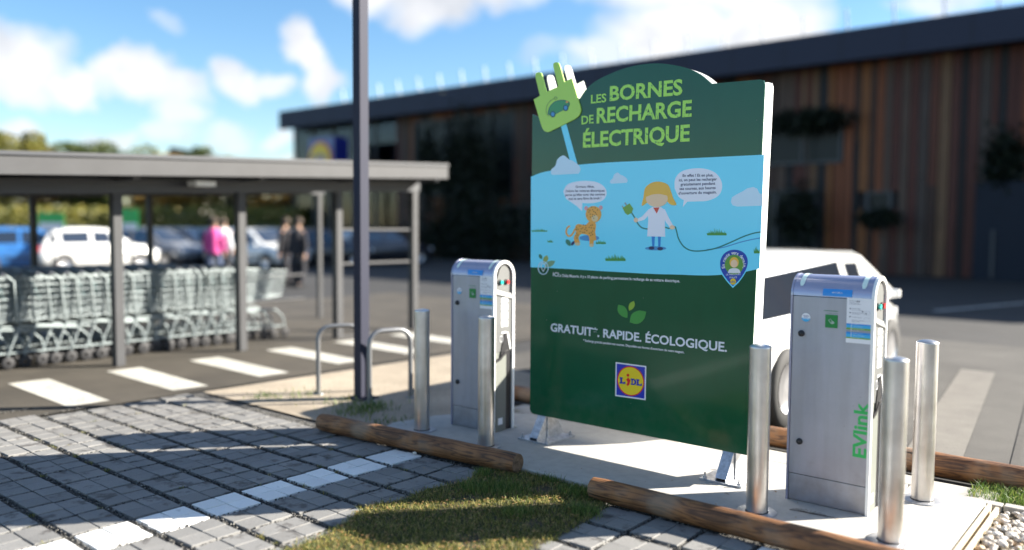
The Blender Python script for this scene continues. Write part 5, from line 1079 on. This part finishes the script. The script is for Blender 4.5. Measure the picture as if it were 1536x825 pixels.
# timber planks
cols = [(.19, .060, .023), (.115, .038, .021), (.058, .030, .02), (.066, .046, .036), (.018, .016, .016), (.16, .088, .045), (.21, .080, .025), (.09, .030, .02), (.095, .06, .042), (.022, .022, .024)]
PM = [mat('cladding_%s' % n_, c, .75, var=.25, vscale=3, stretch=(6, 6, .4)) for n_, c in zip(('rust', 'brown', 'umber', 'greybrown', 'charcoal', 'tan', 'orange', 'maroon', 'taupe', 'slate'), cols)]
W1a, W1b = aty(622, 250, YB).x, aty(668, 250, YB).x; W2a, W2b = aty(676, 250, YB).x, aty(770, 250, YB).x
WN = [(W1a, W1b, 3.2, 7.0), (W1b+.25, W2b, 3.0, 7.05), (aty(1150, 200, YB).x, aty(1262, 200, YB).x, 4.0, 5.3), (aty(1210, 300, YB).x-2.6, aty(1210, 300, YB).x+.3, .6, 3.0), (aty(1300, 330, YB).x, aty(1335, 330, YB).x, 2.3, 2.9), (aty(700, 300, YB).x+1.6, aty(700, 300, YB).x+5.5, .9, 2.6)]
x = GX1+.05; i = 0; rp = random.Random(11)
meshes = {}
while x < XR-.7:
    w = rp.choice((.20, .28, .34, .24)); d = rp.uniform(0, .06); segs = [(0.03, 7.4)]
    if rp.random() < .35: c = rp.uniform(2.2, 5.8); segs = [(.03, c-.01), (c+.01, 7.4)]
    for (za, zb) in segs:
        cuts = [(za, zb)]
        for (a, b, c, e) in WN:
            if x+w > a and x < b:
                nc = []
                for (p, q) in cuts:
                    if c > p: nc.append((p, min(q, c)))
                    if e < q: nc.append((max(p, e), q))
                cuts = nc
        m_ = PM[rp.choice((0, 1, 2, 3, 4, 4, 5, 6, 7, 8, 9, 2, 7))]
        for (p, q) in cuts:
            if q-p > .1: MB().box(x, -.02-d, p, x+w-.03, .14, q).build('plank', m_, st)
    x += w
M_dwin = mat('dark_window', (.008, .011, .011), .35, spec=.3); M_frame = mat('window_frame_dark', (.06, .062, .065), .5)
for (a, b, c, e) in WN:
    w_ = MB().box(a+.04, .09, c+.04, b-.04, .13, e-.04).build('window', M_dwin, st); k = max(1, round((b-a)/1.6)); mb = MB()
    for j in range(k+1): xx = a+(b-a)*j/k; mb.box(xx-.05, -.04, c, xx+.05, .14, e)
    mb.box(a, -.05, e-.08, b, .135, e+.02); mb.box(a-.05, -.14, c-.06, b+.05, .136, c+.03); mb.build('frame', M_frame, w_)
# dark service door block at right
dx = aty(1466, 360, YB).x; MB().box(dx, -.6, 0, dx+3.4, -.03, 3.1).build('service_door', mat('navy_door', (.014, .019, .03), .6, spec=.2), st)
MB().box(dx+.5, -.66, .1, dx+.58, -.61, 1.6).build('door_bar', M_frame, st)
# glazed corner
M_gl = bpy.data.materials.new('store_glass'); M_gl.use_nodes = True; ns, ls = M_gl.node_tree.nodes, M_gl.node_tree.links; b_ = ns['Principled BSDF']; b_.inputs['Base Color'].default_value = (.75, .9, .9, 1); b_.inputs['Roughness'].default_value = .03
tp = ns.new('ShaderNodeBsdfTransparent'); tp.inputs[0].default_value = (.72, .80, .80, 1); gl = ns.new('ShaderNodeBsdfGlossy'); gl.inputs['Roughness'].default_value = .02; fz = ns.new('ShaderNodeFresnel'); mxs = ns.new('ShaderNodeMixShader'); ls.new(fz.outputs[0], mxs.inputs[0]); ls.new(tp.outputs[0], mxs.inputs[1]); ls.new(gl.outputs[0], mxs.inputs[2]); ls.new(mxs.outputs[0], ns['Material Output'].inputs[0])
n = 5
for i in range(n):
    a = GX0+(GX1-GX0)*i/n; b = GX0+(GX1-GX0)*(i+1)/n
    for (c, e) in ((.1, 3.6), (3.66, 7.44)): MB().box(a+.06, .10, c, b-.06, .12, e).build('glass_pane', M_gl, st)
    MB().box(a-.06, .02, 0, a+.06, .2, 7.5).build('mullion', M_frame, st)
MB().box(GX0, .04, 3.58, GX1, .18, 3.68).build('transom', M_frame, st)
for j in range(4): MB().box(GX0-.01, .3+j*3, .1, GX0+.01, .3+j*3+2.9, 7.44).build('glass_pane', M_gl, st); MB().box(GX0-.05, .2+j*3, 0, GX0+.05, .3+j*3, 7.5).build('mullion', M_frame, st)
# store sign cube
sx0, sz1 = aty(474, 205, YB-2).x, aty(500, 205, YB-2).z
sc_ = thing('store_sign', 'blue cube sign with round yellow logo before the glazed store corner', 'sign', (sx0+1.1, YB-2, -.06)); M_sb = mat('sign_cube_blue', (.01, .02, .20), .35, coat=.5); M_sy = mat('sign_yellow', (.85, .55, .02), .4)
MB().cyl((0, .0, 0), (0, .0, sz1-2.3), .12, n=12).build('pole', M_shel, sc_); MB().box(-1.1, -.5, sz1-2.4, 1.1, .5, sz1, .05).build('box', M_sb, sc_)
f = MB().prism(ell(-.05, sz1-1.2, .98, .98, 40), -.54, -.51).build('disc', flat('logo_red', (.75, .01, .01)), sc_); MB().prism(ell(-.05, sz1-1.2, .9, .9, 40), -.56, -.541).build('disc_centre', M_sy, f)
mb = MB(); lettering(mb, 'LIDL', (-.75, sz1-1.42), (.65, sz1-1.42), .5, -.565, .03); mb.build('lettering', M_lb, f)
# climbing plants on the facade and shrubs before it
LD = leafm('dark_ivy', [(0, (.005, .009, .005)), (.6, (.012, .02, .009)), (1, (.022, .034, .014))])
def bush(px, py, wpx, hpx, label, y=YB-.35, name='climbing_plant', cat='plant', dn=2400):
    c = aty(px, py, y); d = proj(c.x, c.y, c.z)[2]; w, h = wpx*d/1225/2, hpx*d/1225/2; rg = np.random.default_rng(int(px)); th = .3
    P = rg.normal(size=(dn, 3))*np.array([w*.55, th*.4, h*.5]); P[:, 1] = -np.abs(P[:, 1]); P *= (.8+.4*rg.random((dn, 1))); a = rg.normal(size=(dn, 3)); a /= np.linalg.norm(a, axis=1)[:, None]; b = np.cross(a, rg.normal(size=(dn, 3))); b /= np.linalg.norm(b, axis=1)[:, None]
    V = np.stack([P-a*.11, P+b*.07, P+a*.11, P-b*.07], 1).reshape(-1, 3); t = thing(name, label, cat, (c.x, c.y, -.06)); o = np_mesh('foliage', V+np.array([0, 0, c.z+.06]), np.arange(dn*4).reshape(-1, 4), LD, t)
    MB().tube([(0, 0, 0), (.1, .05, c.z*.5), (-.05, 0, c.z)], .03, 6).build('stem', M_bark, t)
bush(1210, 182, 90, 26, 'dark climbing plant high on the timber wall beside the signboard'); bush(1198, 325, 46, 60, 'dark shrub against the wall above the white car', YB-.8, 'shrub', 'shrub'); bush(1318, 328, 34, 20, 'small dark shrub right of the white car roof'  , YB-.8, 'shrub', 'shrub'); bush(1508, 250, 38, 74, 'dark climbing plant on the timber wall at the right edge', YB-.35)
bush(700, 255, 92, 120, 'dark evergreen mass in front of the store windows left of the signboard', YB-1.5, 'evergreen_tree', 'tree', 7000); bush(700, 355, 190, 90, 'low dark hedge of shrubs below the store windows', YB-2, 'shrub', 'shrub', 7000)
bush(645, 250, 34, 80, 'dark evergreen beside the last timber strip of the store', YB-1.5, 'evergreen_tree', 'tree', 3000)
